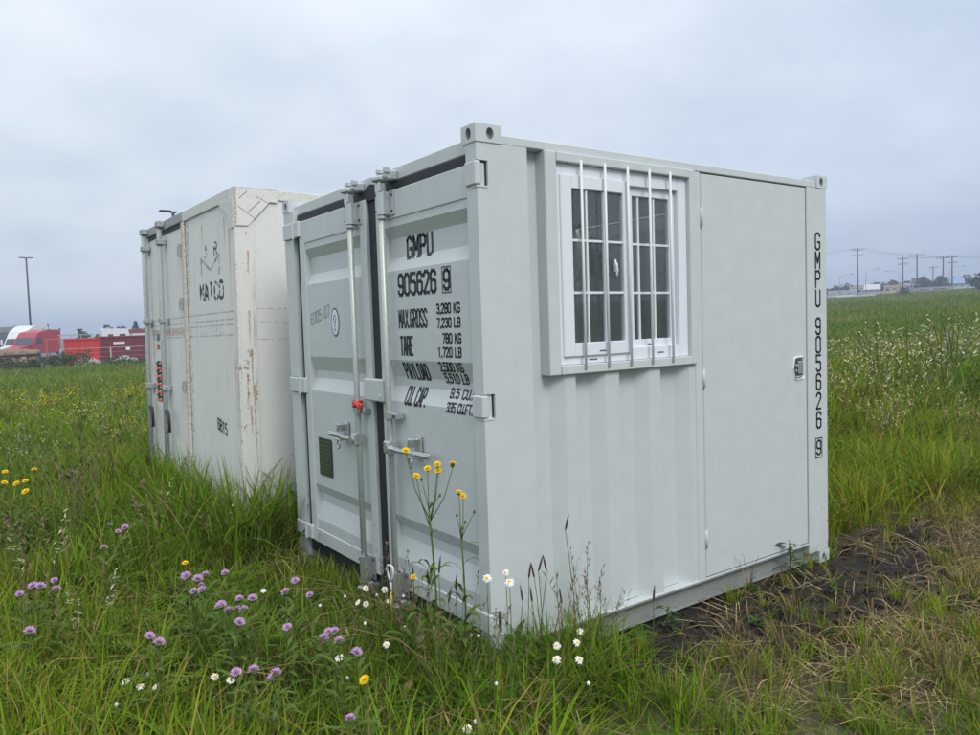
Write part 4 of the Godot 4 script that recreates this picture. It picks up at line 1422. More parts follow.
	# rank weeds along the wire fence
	for i in 16:
		var z := 1.5 - i * 0.95 + rng.randf_range(-0.3, 0.3)
		var hh := rng.randf_range(0.75, 1.15) * (1.15 if i < 7 else 0.85)
		var t := thing("weed_bush", "rank green weed bush growing along the wire fence", "bush", on_land(-44.6 + rng.randf_range(-1.5, 1.0), z), 0.0, "weed bushes along the fence")
		var mc := nb(true)
		for k in 5:
			leaves(mc, Vector3(rng.randf_range(-0.4, 0.4), hh * rng.randf_range(0.25, 0.75), rng.randf_range(-0.7, 0.7)), Vector3(0.45, hh * 0.35, 0.5), 130, 0.06, [Color(0.05, 0.085, 0.026), Color(0.065, 0.105, 0.030), Color(0.04, 0.07, 0.024)])
		put(mc, "foliage", M.leaf_dark, t)
		var ms := nb(false)
		for k in 3:
			tube(ms, [Vector3(rng.randf_range(-0.2, 0.2), -0.1, rng.randf_range(-0.3, 0.3)), Vector3(rng.randf_range(-0.3, 0.3), hh * 0.8, rng.randf_range(-0.5, 0.5))], [0.02, 0.008], 5)
		put(ms, "stems", M.stem, t)

# ------------------------------------------------------------------ road, poles and houses to the north-west
func building(called: String, label: String, at: Vector3, turn: float, size: Vector3, wall: Color, roof: Color, wins: int, gable: bool, group := "") -> void:
	var t := thing(called, label, "building", at, turn, group)
	boxp("wall", Vector3(-size.x * 0.5, -0.5, -size.z * 0.5), Vector3(size.x * 0.5, size.y, size.z * 0.5), mat(wall, 0.8), t, 0.0)
	var m := nb()
	if gable:
		prism(m, pv([[-size.x * 0.55, size.y + 0.002], [size.x * 0.55, size.y + 0.002], [0, size.y + size.x * 0.22]]), -size.z * 0.54, size.z * 0.54)
	else:
		bx(m, Vector3(-size.x * 0.52, size.y + 0.002, -size.z * 0.52), Vector3(size.x * 0.52, size.y + 0.45, size.z * 0.52), 0.0)
	put(m, "roof", mat(roof, 0.8), t)
	for i in wins:
		var z := -size.z * 0.5 + size.z * (i + 0.5) / wins
		boxp("window", Vector3(size.x * 0.5 + 0.001, size.y * 0.45, z - minf(0.5, size.z * 0.3 / wins)), Vector3(size.x * 0.5 + 0.05, size.y * 0.78, z + minf(0.5, size.z * 0.3 / wins)), M.window_dark, t, 0.0)
		boxp("window", Vector3(-size.x * 0.5 - 0.05, size.y * 0.45, z - minf(0.5, size.z * 0.3 / wins)), Vector3(-size.x * 0.5 - 0.001, size.y * 0.78, z + minf(0.5, size.z * 0.3 / wins)), M.window_dark, t, 0.0)
	boxp("door", Vector3(size.x * 0.5 + 0.001, 0, -0.5), Vector3(size.x * 0.5 + 0.06, minf(2.1, size.y * 0.44), 0.5), mat(roof * 0.8, 0.7), t, 0.0)

func utility_pole(label: String, x: float, z: float, top: float, arms: int, group: String) -> Array:
	var y0 := land(x, z)
	var h := top - y0
	var t := thing("utility_pole", label, "utility pole", Vector3(x, y0, z), 0.42, group)
	var m := nb(false)
	tube(m, [Vector3(0, -0.5, 0), Vector3(0, h, 0)], [0.19, 0.13], 8)
	put(m, "pole", M.wood_pole, t)
	var ends := []
	for a in arms:
		var y := h - 0.5 - a * 1.3
		var w := 1.25 - 0.12 * a
		boxp("crossarm", Vector3(-w, y - 0.05, 0.16), Vector3(w, y + 0.07, 0.28), M.wood_pole, t, 0.0)
		for s in [-1.0, -0.45, 0.45, 1.0]:
			var mi := nb(false)
			tube(mi, [Vector3(s * w * 0.95, y + 0.12, 0.28), Vector3(s * w * 0.95, y + 0.40, 0.28)], [0.07, 0.09], 6)
			put(mi, "insulator", M.grey_steel, t)
	for s in [-1.0, 0.0, 1.0]:
		ends.append(t.transform * Vector3(s * 1.15, h - (0.10 if s != 0.0 else -0.02), 0.28))
	return ends

func street_lamp(label: String, x: float, z: float, top: float, s: float) -> void:
	var y0 := land(x, z)
	var h := top - y0
	var t := thing("street_lamp", label, "street lamp", Vector3(x, y0, z), 0.42)
	var m := nb(false)
	tube(m, [Vector3(0, -0.5, 0), Vector3(0, h * 0.82, 0), Vector3(s * 0.3, h * 0.95, 0), Vector3(s * 1.2, h, 0), Vector3(s * 2.4, h + 0.1, 0)], [0.07, 0.05, 0.04, 0.035, 0.035], 7)
	put(m, "pole", M.grey_steel, t)
	var k := nb()
	cbox(k, Vector3(s * 2.7, h + 0.08, 0), Vector3(0.75, 0.16, 0.3), 0.04)
	put(k, "lamp_head", M.grey_steel, t)

func make_right_background() -> void:
	# the road runs along the crest, from A to B and on past the frame
	var A := Vector3(-93.45, 0, -162.3)
	var B := Vector3(-67.45, 0, -174.96)
	var along := (B - A).normalized()
	var across := Vector3(-along.z, 0, along.x)
	var mr := nb(false)
	var me := nb(false)
	for i in 40:
		var p := A + along * (-110.0 + i * 9.0)
		var q := A + along * (-110.0 + (i + 1) * 9.0)
		for side in [[mr, -4.0, 4.0, 0.34], [me, 4.0, 9.0, 0.0], [me, -9.0, -4.0, 0.0]]:
			var lift_a: float = 0.34 if absf(side[1]) < 5.0 else -0.15
			var lift_b: float = 0.34 if absf(side[2]) < 5.0 else -0.15
			var P := []
			for e in [[p, side[1], lift_a], [p, side[2], lift_b], [q, side[2], lift_b], [q, side[1], lift_a]]:
				var c: Vector3 = e[0]
				var w: Vector3 = c + across * e[1]
				P.append(Vector3(w.x, land(c.x, c.z) + e[2], w.z))
			var sm: SurfaceTool = side[0]
			face(sm, P, P[0] + Vector3.DOWN * 10.0)
	structure(put(mr, "road", mottled(Color(0.11, 0.11, 0.115), Color(0.17, 0.17, 0.175), 0.9, 0.3, 0.05, 0.0, 71)))
	structure(put(me, "road_verge", mottled(Color(0.055, 0.080, 0.028), Color(0.11, 0.11, 0.055), 0.95, 0.3, 0.05, 0.0, 73)))
	var gr := thing("guard_rail", "long grey steel guard rail along the far road", "guard rail", Vector3.ZERO)
	var rail := nb()
	for i in 20:
		var p := A + along * (-60.0 + i * 6.0) - across * 3.6
		var q := A + along * (-60.0 + (i + 1) * 6.0) - across * 3.6
		p.y = land(p.x + across.x * 3.6, p.z + across.z * 3.6) + 0.34
		q.y = land(q.x + across.x * 3.6, q.z + across.z * 3.6) + 0.34
		var mid := (p + q) * 0.5
		cbox(rail, mid + Vector3.UP * 0.62, Vector3(p.distance_to(q) + 0.02, 0.32, 0.08), 0.0, Basis(Vector3.UP, atan2(-(q - p).z, (q - p).x)))
		boxp("post", p + Vector3(-0.06, -0.3, -0.06), p + Vector3(0.06, 0.75, 0.06), M.grey_steel, gr, 0.0)
	put(rail, "rail", M.grey_steel, gr)
	# poles and their lines
	var poles := [["tall wooden utility pole with two crossarms standing alone by the trees", -93.21, -173.93, 16.6, 2], ["wooden utility pole with two crossarms behind the yellow building", -91.41, -191.72, 14.78, 2], ["tall wooden utility pole with one crossarm behind the blue-white sheds", -84.43, -183.97, 14.65, 1], ["small distant utility pole between the taller poles", -103.98, -235.5, 14.36, 1], ["utility pole with a single short arm beside the brown building", -77.63, -181.55, 13.5, 1], ["utility pole with two crossarms in front of the brown building", -79.96, -191.44, 14.2, 2]]
	var tops := []
	for p in poles:
		tops.append(utility_pole(p[0], p[1], p[2], p[3], p[4], "utility poles along the road"))
	for k in [[0, 2], [2, 4], [1, 5]]:
		for j in 3:
			var a: Vector3 = tops[k[0]][j]
			var b: Vector3 = tops[k[1]][j]
			wire(a, b)
	for j in 3:
		var a: Vector3 = tops[0][j]
		wire(a, a - along * 60.0 + Vector3.UP * 0.5)
		var b: Vector3 = tops[4][j]
		wire(b, b + along * 50.0)
	street_lamp("slim street lamp left of the tall lone utility pole", -99.08, -176.38, 10.71, 1.0)
	street_lamp("slim street lamp with its arm beside the lone utility pole", -94.07, -179.14, 11.58, 1.0)
	street_lamp("slim street lamp among the poles before the yellow building", -87.61, -182.45, 10.90, -1.0)
	street_lamp("slim street lamp beside the brown building", -78.54, -186.61, 11.20, 1.0)
	# houses and sheds beyond the road
	var yaw := atan2(-along.z, along.x)
	var toward := Vector3(0.45, 0, 0.89)
	var rows := [
		["brown hut left of the lone utility pole", -116, -190, 8.0, 3.6, 5.0, Color(0.20, 0.11, 0.08), Color(0.10, 0.07, 0.06), true],
		["long white shed behind the lone utility pole", -112, -200, 15.0, 3.4, 7.0, Color(0.66, 0.67, 0.68), Color(0.45, 0.47, 0.50), false],
		["small grey house with pale roof beside the long white shed", -105, -203, 9.0, 3.6, 7.0, Color(0.42, 0.44, 0.46), Color(0.50, 0.50, 0.52), true],
		["pale yellow flat building beyond the road", -100.5, -206, 12.0, 4.6, 8.0, Color(0.62, 0.48, 0.22), Color(0.50, 0.42, 0.28), false],
		["dark-roofed brown house behind the yellow building", -97, -212, 8.0, 5.6, 8.0, Color(0.22, 0.17, 0.14), Color(0.06, 0.055, 0.05), true],
		["blue-white shed with low roof beside the yellow building", -94, -207, 10.0, 4.4, 7.0, Color(0.50, 0.58, 0.68), Color(0.58, 0.62, 0.66), false],
		["red-brown house with grey roof among the sheds", -90.5, -210, 8.0, 5.2, 7.0, Color(0.30, 0.13, 0.10), Color(0.28, 0.24, 0.24), true],
		["white shed with a blue roof before the brown building", -86.0, -207, 9.0, 4.0, 7.0, Color(0.64, 0.67, 0.72), Color(0.20, 0.30, 0.48), true],
		["large brown and white building at the end of the row", -77.5, -209, 12.0, 8.0, 10.0, Color(0.30, 0.19, 0.15), Color(0.16, 0.14, 0.14), false],
		["white annex in front of the large brown building", -72.5, -206, 10.0, 5.4, 8.0, Color(0.62, 0.60, 0.56), Color(0.40, 0.38, 0.36), false],
	]
	for r in rows:
		building("house" if r[8] else "warehouse", r[0], on_land(r[1], r[2]), yaw + PI / 2, Vector3(r[5], r[4] * 0.40, r[3] * 0.42), r[6], r[7], 3, r[8])
	var tones := [["white", Color(0.66, 0.67, 0.68)], ["grey", Color(0.36, 0.37, 0.39)], ["beige", Color(0.52, 0.46, 0.36)], ["brick-red", Color(0.32, 0.13, 0.10)], ["pale blue", Color(0.44, 0.52, 0.62)]]
	for i in 15:
		var tone: Array = tones[(i * 2) % 5]
		var p := A + along * (-26.0 + i * 4.6 + rng.randf_range(-1.0, 1.0)) - (Vector3(2.4, 0, 1.7) - A).normalized() * rng.randf_range(44.0, 80.0)
		building("cottage", "small distant %s house in the row beyond the road" % tone[0], on_land(p.x, p.z), yaw + PI / 2 + rng.randf_range(-0.3, 0.3), Vector3(4.0, rng.randf_range(1.4, 2.3), rng.randf_range(2.6, 5.0)), tone[1], Color(0.20, 0.17, 0.16) * rng.randf_range(0.6, 1.6), 2, i % 3 != 0, "small houses beyond the road")
	var green := [Color(0.030, 0.055, 0.026), Color(0.042, 0.072, 0.030), Color(0.024, 0.044, 0.024)]
	for i in 22:
		var u := float(i) / 21.0
		var p := A + along * (-24.0 + u * 76.0) + across * (-30.0 - rng.randf() * 30.0)
		if p.distance_to(Vector3(2.4, 0, 1.7)) < 200.0:
			p = A + along * (-24.0 + u * 76.0) - (Vector3(2.4, 0, 1.7) - A).normalized() * rng.randf_range(28.0, 60.0)
		tree("distant_tree", "distant dark green tree behind the row of houses", on_land(p.x, p.z), rng.randf_range(2.6, 4.2), rng.randf_range(4.0, 7.0), 360, 0.4, green, "trees behind the far houses")
	for s in [[-51.6, -138.2, 2.6, 7.0], [-48.4, -140.0, 3.6, 8.0]]:
		tree("bush_clump", "large dark green bush standing before the brown building", on_land(s[0], s[1]), s[2], s[3], 1100, 0.28, green, "large bushes by the road", "bush", 0.0)
	tree("bush_clump", "small lone bush in the middle of the far field", on_land(-55.5, -118.0), 1.5, 2.6, 260, 0.14, [Color(0.06, 0.07, 0.03), Color(0.09, 0.09, 0.045)], "", "bush", 0.0)
	var sl := thing("concrete_slab", "long pale concrete slab lying in the far field", "slab", on_land(-74.3, -138.6), yaw - 0.12)
	var msl := nb()
	cbox(msl, Vector3(0, 0.42, 0), Vector3(6.6, 0.34, 0.6), 0.03)
	put(msl, "slab", mat(Color(0.60, 0.61, 0.60), 0.8), sl)
	for x in [-2.4, 2.4]:
		boxp("support", Vector3(x - 0.15, -0.2, -0.25), Vector3(x + 0.15, 0.249, 0.25), M.black_steel, sl, 0.0)

func wire(a: Vector3, b: Vector3) -> void:
	var t := thing("power_line", "thin dark power line strung between the far utility poles", "power line", a, 0.0, "power lines along the road")
	var pts := []
	for i in 9:
		var u := i / 8.0
		pts.append((b - a) * u + Vector3.DOWN * (a.distance_to(b) * 0.035 * 4.0 * u * (1.0 - u)))
	var m := nb(false)
	tube(m, pts, [0.014], 4, false)
	put(m, "cable", M.black_steel, t)

# trees off to the right of the photograph, seen only mirrored in the window panes
func make_reflected_trees() -> void:
	var green := [Color(0.030, 0.055, 0.022), Color(0.042, 0.075, 0.028), Color(0.024, 0.046, 0.020)]
	for i in 9:
		var a := 0.30 + i * 0.11 + rng.randf_range(-0.03, 0.03)
		var d := rng.randf_range(44.0, 58.0)
		tree("poplar_tree", "tall leafy tree in the row beyond the field edge", on_land(2.4 + sin(a) * d, 1.7 - cos(a) * d), rng.randf_range(5.5, 8.0), rng.randf_range(4.5, 6.5), 900, 0.22, green, "trees at the field edge")

# ------------------------------------------------------------------ grass and weeds
class Tuft:
	var V := PackedVector3Array()
	var N := PackedVector3Array()
	var C := PackedColorArray()
	var I := PackedInt32Array()
	func mesh() -> ArrayMesh:
		var a := []
		a.resize(Mesh.ARRAY_MAX)
		a[Mesh.ARRAY_VERTEX] = V
		a[Mesh.ARRAY_NORMAL] = N
		a[Mesh.ARRAY_COLOR] = C
		a[Mesh.ARRAY_INDEX] = I
		var m := ArrayMesh.new()
		m.add_surface_from_arrays(Mesh.PRIMITIVE_TRIANGLES, a)
		return m
	# a tapering ribbon along a bowed line
	func ribbon(pts: Array, widths: Array, side: Vector3, c: Color) -> void:
		var n := pts.size()
		var b := V.size()
		for i in n:
			var t: Vector3 = (pts[mini(i + 1, n - 1)] - pts[maxi(i - 1, 0)]).normalized()
			var s := (side - t * side.dot(t)).normalized()
			var nn := s.cross(t)
			var w: float = widths[i] * 0.5
			V.append(pts[i] - s * w)
			V.append(pts[i] + s * w)
			N.append(nn)
			N.append(nn)
			C.append(c)
			C.append(c)
		for i in n - 1:
			var k := b + i * 2
			I.append_array(PackedInt32Array([k, k + 2, k + 1, k + 1, k + 2, k + 3]))

func pick(cols: Array) -> Color:
	var c: Color = cols[rng.randi() % cols.size()]
	var f := rng.randf_range(0.78, 1.25)
	return Color(c.r * f * rng.randf_range(0.92, 1.1), c.g * f, c.b * f)

func blade(t: Tuft, base: Vector3, az: float, h: float, lean: float, w: float, c: Color, segs := 4) -> void:
	var d := Vector3(cos(az), 0, sin(az))
	var side := Vector3(-sin(az), 0, cos(az)).rotated(Vector3.UP, rng.randf_range(-0.5, 0.5))
	var pts := []
	var ws := []
	for i in segs + 1:
		var u := float(i) / segs
		pts.append(base + d * h * lean * (0.35 * u + u * u) + Vector3.UP * h * (u - 0.42 * lean * u * u * u))
		ws.append(w * (1.0 - pow(u, 1.7)) + w * 0.04)
	t.ribbon(pts, ws, side, c)

const GREENS := [Color(0.116, 0.220, 0.011), Color(0.144, 0.251, 0.013), Color(0.084, 0.179, 0.011), Color(0.174, 0.267, 0.015), Color(0.095, 0.193, 0.015), Color(0.204, 0.226, 0.036)]
const STRAWS := [Color(0.30, 0.225, 0.11), Color(0.38, 0.295, 0.15), Color(0.22, 0.155, 0.08), Color(0.17, 0.14, 0.055), Color(0.11, 0.078, 0.045)]

func tuft_fine(n: int, w: float, leanmax: float, cols: Array, segs := 4, spread := 0.16, dead := 0.08) -> ArrayMesh:
	var t := Tuft.new()
	for i in n:
		var a := rng.randf() * TAU
		var r := spread * sqrt(rng.randf())
		var c := pick(cols) if rng.randf() > dead else pick(STRAWS)
		blade(t, Vector3(cos(a) * r, -0.03, sin(a) * r), a + rng.randf_range(-1.2, 1.2), rng.randf_range(0.45, 1.0), rng.randf_range(0.08, leanmax), w * rng.randf_range(0.6, 1.3), c, segs)
	return t.mesh()

# thin stalks with loose seed heads
func tuft_seed(n: int, col: Array, head: Array) -> ArrayMesh:
	var t := Tuft.new()
	for i in n:
		var a := rng.randf() * TAU
		var r := 0.12 * sqrt(rng.randf())
		var h := rng.randf_range(0.75, 1.05)
		var lean := rng.randf_range(0.05, 0.3)
		var d := Vector3(cos(a), 0, sin(a))
		var base := Vector3(cos(a) * r, 0, sin(a) * r)
		var pts := []
		for k in 5:
			var u := k / 4.0
			pts.append(base + d * h * lean * u * u + Vector3.UP * h * u)
		t.ribbon(pts, [0.008, 0.007, 0.006, 0.005, 0.004], Vector3(-d.z, 0, d.x), pick(col))
		var hc := pick(head)
		for k in 11:
			var u := rng.randf_range(0.70, 1.02)
			var p: Vector3 = base + d * h * lean * u * u + Vector3.UP * h * u
			var az := rng.randf() * TAU
			var o := Vector3(cos(az), rng.randf_range(0.3, 1.3), sin(az)) * rng.randf_range(0.02, 0.06)
			t.ribbon([p, p + o * 0.5, p + o], [0.002, 0.012, 0.002], Vector3(-sin(az), 0, cos(az)), hc)
	return t.mesh()

# feathery leaves of yarrow and mayweed
func tuft_feathery(n: int, cols: Array) -> ArrayMesh:
	var t := Tuft.new()
	for i in n:
		var az := rng.randf() * TAU
		var d := Vector3(cos(az), 0, sin(az))
		var side := Vector3(-d.z, 0, d.x)
		var L := rng.randf_range(0.45, 0.9)
		var y0 := rng.randf_range(0.0, 0.55)
		var c := pick(cols)
		var up := rng.randf_range(0.2, 1.0)
		var P := []
		for k in 9:
			var u := k / 8.0
			P.append(Vector3(0, y0, 0) + d * L * u * 0.8 + Vector3.UP * (L * up * u - 0.45 * L * u * u))
		t.ribbon([P[0], P[4], P[8]], [0.016, 0.012, 0.004], side, c)
		for k in range(1, 9):
			var ll := 0.17 * sin(PI * (0.15 + 0.8 * k / 9.0)) * L * 1.6
			for s in [-1.0, 1.0]:
				var o: Vector3 = side * s * ll + d * ll * 0.55 + Vector3.UP * rng.randf_range(-0.03, 0.05)
				t.ribbon([P[k], P[k] + o * 0.5, P[k] + o], [0.014, 0.030, 0.003], d, c)
	return t.mesh()

# broad-leaved weed
func tuft_broad(n: int, cols: Array, tall := 1.0) -> ArrayMesh:
	var t := Tuft.new()
	for i in n:
		var az := rng.randf() * TAU
		var d := Vector3(cos(az), 0, sin(az))
		var y0 := rng.randf_range(0.0, 0.7) * tall
		var L := rng.randf_range(0.30, 0.62) * (1.0 - 0.3 * y0)
		var c := pick(cols)
		var up := rng.randf_range(0.3, 0.95)
		var P := []
		var W := []
		for k in 6:
			var u := k / 5.0
			P.append(Vector3(0, y0, 0) + d * (0.02 + L * u) + Vector3.UP * (L * up * u - 0.6 * L * u * u))
			W.append(maxf(0.008, 0.20 * L * sin(PI * pow(u, 0.8)) * (1.0 if k % 2 == 0 else 0.82)))
		t.ribbon(P, W, Vector3(-d.z, rng.randf_range(-0.3, 0.3), d.x), c)
	if tall > 0.9:
		t.ribbon([Vector3(0, 0, 0), Vector3(0.01, 0.4, 0), Vector3(0, 0.8, 0.01)], [0.02, 0.018, 0.012], Vector3.RIGHT, pick(cols))
	return t.mesh()

func plume(n: int, cols: Array) -> ArrayMesh:
	# pale drooping spikelets on thin stalks
	var t := Tuft.new()
	for i in n:
		var a := rng.randf() * TAU
		var d := Vector3(cos(a), 0, sin(a))
		var h := rng.randf_range(0.7, 1.0)
		var p := Vector3(cos(a) * 0.08, 0, sin(a) * 0.08)
		t.ribbon([p, p + Vector3.UP * h * 0.6 + d * 0.05, p + Vector3.UP * h + d * 0.16], [0.008, 0.007, 0.005], Vector3(-d.z, 0, d.x), Color(0.10, 0.12, 0.05))
		for k in 7:
			var u := rng.randf_range(0.62, 1.0)
			var q := p + Vector3.UP * h * u + d * 0.16 * u * u
			var az := a + rng.randf_range(-1.6, 1.6)
			var o := Vector3(cos(az), rng.randf_range(-0.1, 1.0), sin(az)).normalized() * rng.randf_range(0.03, 0.065)
			t.ribbon([q, q + o * 0.5, q + o], [0.004, 0.016, 0.003], Vector3(-sin(az), 0, cos(az)), pick(cols))
	return t.mesh()

func clover(n: int) -> ArrayMesh:
	var t := Tuft.new()
	for i in n:
		var a := rng.randf() * TAU
		var d := Vector3(cos(a), 0, sin(a))
		var h := rng.randf_range(0.6, 1.0)
		var tip := d * rng.randf_range(0.05, 0.3) + Vector3.UP * h
		t.ribbon([Vector3.ZERO, tip * 0.5 + Vector3.UP * 0.05, tip], [0.012, 0.010, 0.006], Vector3(-d.z, 0, d.x), Color(0.09, 0.13, 0.03))
		for k in 10:
			var q := tip * rng.randf_range(0.62, 1.02)
			var o := Vector3(rng.randfn(), rng.randfn() + 0.6, rng.randfn()).normalized() * 0.034
			t.ribbon([q, q + o * 0.5, q + o], [0.006, 0.024, 0.006], o.cross(Vector3.UP + Vector3(0.1, 0, 0)).normalized(), Color(0.60, 0.55, 0.06))
		for k in 6:
			var q := tip * rng.randf_range(0.15, 0.6)
			var o := Vector3(rng.randfn(), rng.randfn() * 0.5, rng.randfn()).normalized() * 0.08
			t.ribbon([q, q + o * 0.5, q + o], [0.006, 0.035, 0.004], o.cross(Vector3.UP).normalized(), pick(GREENS))
	return t.mesh()

func scatter(called: String, label: String, category: String, mesh: Mesh, material: Material, items: Array) -> void:
	if items.is_empty():
		return
	var mm := MultiMesh.new()
	mm.transform_format = MultiMesh.TRANSFORM_3D
	mm.use_colors = true
	mm.mesh = mesh
	mm.instance_count = items.size()
	for i in items.size():
		mm.set_instance_transform(i, items[i][0])
		mm.set_instance_color(i, items[i][1])
	var o := MultiMeshInstance3D.new()
	o.multimesh = mm
	o.material_override = material
	o.name = numbered(called)
	add_child(o)
	tag(o, label, category, "", "stuff")

# how tall the meadow stands at a place
func stand(x: float, z: float) -> float:
	var h := 0.42 + noise.get_noise_2d(x * 0.5 + 3.0, z * 0.5) * 0.16
	# shorter before the doors, taller away from them
	if x > -2.5 and x < 0.6 and z > -0.1:
		h = minf(h, 0.25 + 0.16 * clampf((z - 0.15) / 1.2, 0.0, 1.0) + 0.16 * smoothstep(-1.5, -2.5, x))
	if x > -2.25 and x < 0.0 and z < 0.34 and z > -0.05:
		h = minf(h, 0.25)
	if x >= -0.05 and z <= 0.35:
		h = 0.15 + 0.08 * noise.get_noise_2d(x * 2.0, z * 2.0) + 0.19 * smoothstep(-0.75, -0.15, z) * (1.0 - smoothstep(0.3, 0.8, x)) + 0.26 * smoothstep(-3.6, -5.4, z)
	# left to grow tall along the white container
	if x < -2.1 and x > -6.2 and z < 1.3:
		h = maxf(h, 0.36 + (0.30 - 0.08 * smoothstep(-2.5, -2.1, x)) * (1.0 - smoothstep(0.25, 1.7, z)))
	return h

func spot(x: float, z: float, h: float, wide := 1.0) -> Transform3D:
	var b := Basis(Vector3.UP, rng.randf() * TAU)
	b = Basis(Vector3(1, 0, 0), rng.randf_range(-0.12, 0.12)) * b
	return Transform3D(b.scaled(Vector3(h * wide, h, h * wide)), on_land(x, z))

func make_meadow() -> void:
	var E := Vector2(2.455, 1.711)
	var kinds := {}
	for k in ["fine0", "fine1", "fine2", "arch0", "arch1", "seed0", "feather0", "feather1", "broad0", "plume0", "clover0", "far0", "far1", "farseed"]:
		kinds[k] = []
	var hue := FastNoiseLite.new()
	hue.seed = 91
	hue.frequency = 1.0
	hue.fractal_octaves = 3
	# rings round the viewpoint: inner, outer radius, tufts per square metre
	for ring in [[1.0, 4.2, 190.0, 0.0], [4.2, 7.0, 130.0, 0.0], [7.0, 12.0, 62.0, 0.0], [12.0, 22.0, 24.0, 0.5], [22.0, 45.0, 10.0, 1.0], [45.0, 95.0, 3.4, 1.0], [95.0, 185.0, 0.8, 1.0]]:
		var r0: float = ring[0]
		var r1: float = ring[1]
		# the picture spans 21 to 88 degrees west of north; a margin on both sides, more near by
		var a0 := deg_to_rad(0.0 if r0 < 20.0 else 10.0)
		var a1 := deg_to_rad(118.0 if r0 < 7.0 else 104.0)
		if r0 < 7.0:
			a0 = deg_to_rad(-28.0)
		var area := 0.5 * (a1 - a0) * (r1 * r1 - r0 * r0)
		var n := int(area * ring[2])
		for i in n:
			var a := rng.randf_range(a0, a1)
			var r := sqrt(rng.randf_range(r0 * r0, r1 * r1))
			var x := E.x - sin(a) * r
			var z := E.y - cos(a) * r
			if in_container(x, z, -0.02 if r < 8.0 else 0.0):
				continue
			if -x > 51.0 and z > -42.0:
				continue
			var road := absf((x + 93.45) * -0.4378 - (z + 162.3) * 0.899)
			if r > 120.0 and road < 9.5:
				continue
			var b := bare(x, z)
			var dd := dry(x, z)
			if rng.randf() < maxf(b * 0.93, dd * 0.33):
				continue
			var q := hue.get_noise_2d(x * 0.35, z * 0.35)
			var q2 := hue.get_noise_2d(x * 0.06 + 40.0, z * 0.11)
			var tint := Color(1.0, 1.0, 1.0)
			tint = tint.lerp(Color(1.25, 1.12, 0.95), clampf(q * 1.6, 0.0, 1.0))
			tint = tint.lerp(Color(0.78, 0.86, 1.0), clampf(-q * 1.6, 0.0, 1.0))
			tint = tint.lerp(Color(1.45, 1.15, 1.25), clampf(q2 * 2.0, 0.0, 0.7))
			tint = tint.lerp(Color(1.7, 1.2, 1.2), dd * 0.5)
			var h := stand(x, z) * rng.randf_range(0.75, 1.25)
			var u := rng.randf()
			if r < 22.0:
				var left := x < -0.4 and z > 0.2
				var kind := "fine%d" % (rng.randi() % 3)
				if r < 7.0 and left and z > 0.5 and u < 0.32:
					kind = "feather%d" % (rng.randi() % 2)
					h = minf(h, 0.36) * 0.78
				elif r < 7.0 and z > 0.25 and u < 0.50:
					kind = "broad0"
					h = minf(h, 0.34) * 0.62
				elif u < 0.68:
					kind = "arch%d" % (rng.randi() % 2)
				elif u > 0.965 and (r > 3.4 and (z > 0.6 or z < -4.5)):
					kind = "seed0"
					h *= 1.35
				if r > 7.5 and u > 0.86:
					if z < -4.0 and u > 0.922 - 0.06 * q and r > 8.0:
						kind = "plume0"
						h = h * 1.15 + 0.04
					elif x < -6.0 and u > 0.984 - 0.03 * q:
						kind = "clover0"
						h = h * 1.35
					elif x < -6.0 and u > 0.945:
						kind = "plume0"
						h = h * 1.15
				kinds[kind].append([spot(x, z, h, 1.0 if r < 12.0 else 1.5), tint])
			else:
				var kind := "far%d" % (rng.randi() % 2)
				if u > 0.90 - 0.25 * q2:
					kind = "farseed"
				var big := 1.0 + 0.014 * r
				kinds[kind].append([spot(x, z, (0.26 + 0.20 * rng.randf()) * minf(big, 1.5), big), tint])
	# rank growth hugging the near corner of the office container and the foot of the doors
	for i in 330:
		var x := rng.randf_range(-0.45, 0.42)
		var z := rng.randf_range(-0.50, 0.34)
		if i > 210:
			x = rng.randf_range(-2.05, -0.2)
			z = rng.randf_range(0.03, 0.20)
		if in_container(x, z, 0.02) or (x > 0.26 and z < -0.2):
			continue
		var hh := rng.randf_range(0.20, 0.36) if i <= 210 else rng.randf_range(0.14, 0.22)
		var kind: String = ["fine0", "fine1", "arch0", "seed0", "fine2", "broad0"][rng.randi() % 6]
		if kind == "seed0" and i <= 210:
			hh *= 1.5
		kinds[kind].append([spot(x, z, hh), Color(1, 1, 1) * rng.randf_range(0.8, 1.1)])
	scatter("meadow_grass", "fine upright green meadow grass filling the field", "grass", tuft_fine(30, 0.016, 0.55, GREENS), M.grass, kinds.fine0)
	scatter("meadow_grass", "slender mixed green meadow grass across the field", "grass", tuft_fine(26, 0.020, 0.8, GREENS, 4, 0.2), M.grass, kinds.fine1)
	scatter("meadow_grass", "short dense green grass underfoot in the field", "grass", tuft_fine(36, 0.013, 0.4, GREENS, 3, 0.2, 0.14), M.grass, kinds.fine2)
	scatter("arching_grass", "broad arching blades of lush green grass", "grass", tuft_fine(15, 0.036, 1.15, GREENS, 6, 0.14, 0.04), M.grass, kinds.arch0)
	scatter("arching_grass", "long bowed bright green grass blades", "grass", tuft_fine(12, 0.030, 1.35, GREENS, 6, 0.1, 0.06), M.grass, kinds.arch1)
	scatter("seeding_grass", "thin brownish seed heads standing over the meadow", "grass", tuft_seed(5, [Color(0.16, 0.15, 0.06)], [Color(0.20, 0.15, 0.085), Color(0.16, 0.11, 0.08), Color(0.24, 0.21, 0.12)]), M.straw, kinds.seed0)
	var ferny := [Color(0.068, 0.138, 0.016), Color(0.086, 0.158, 0.018), Color(0.058, 0.120, 0.016)]
	scatter("feathery_weed", "feathery dark green yarrow leaves in the near meadow", "weeds", tuft_feathery(13, ferny), M.grass, kinds.feather0)
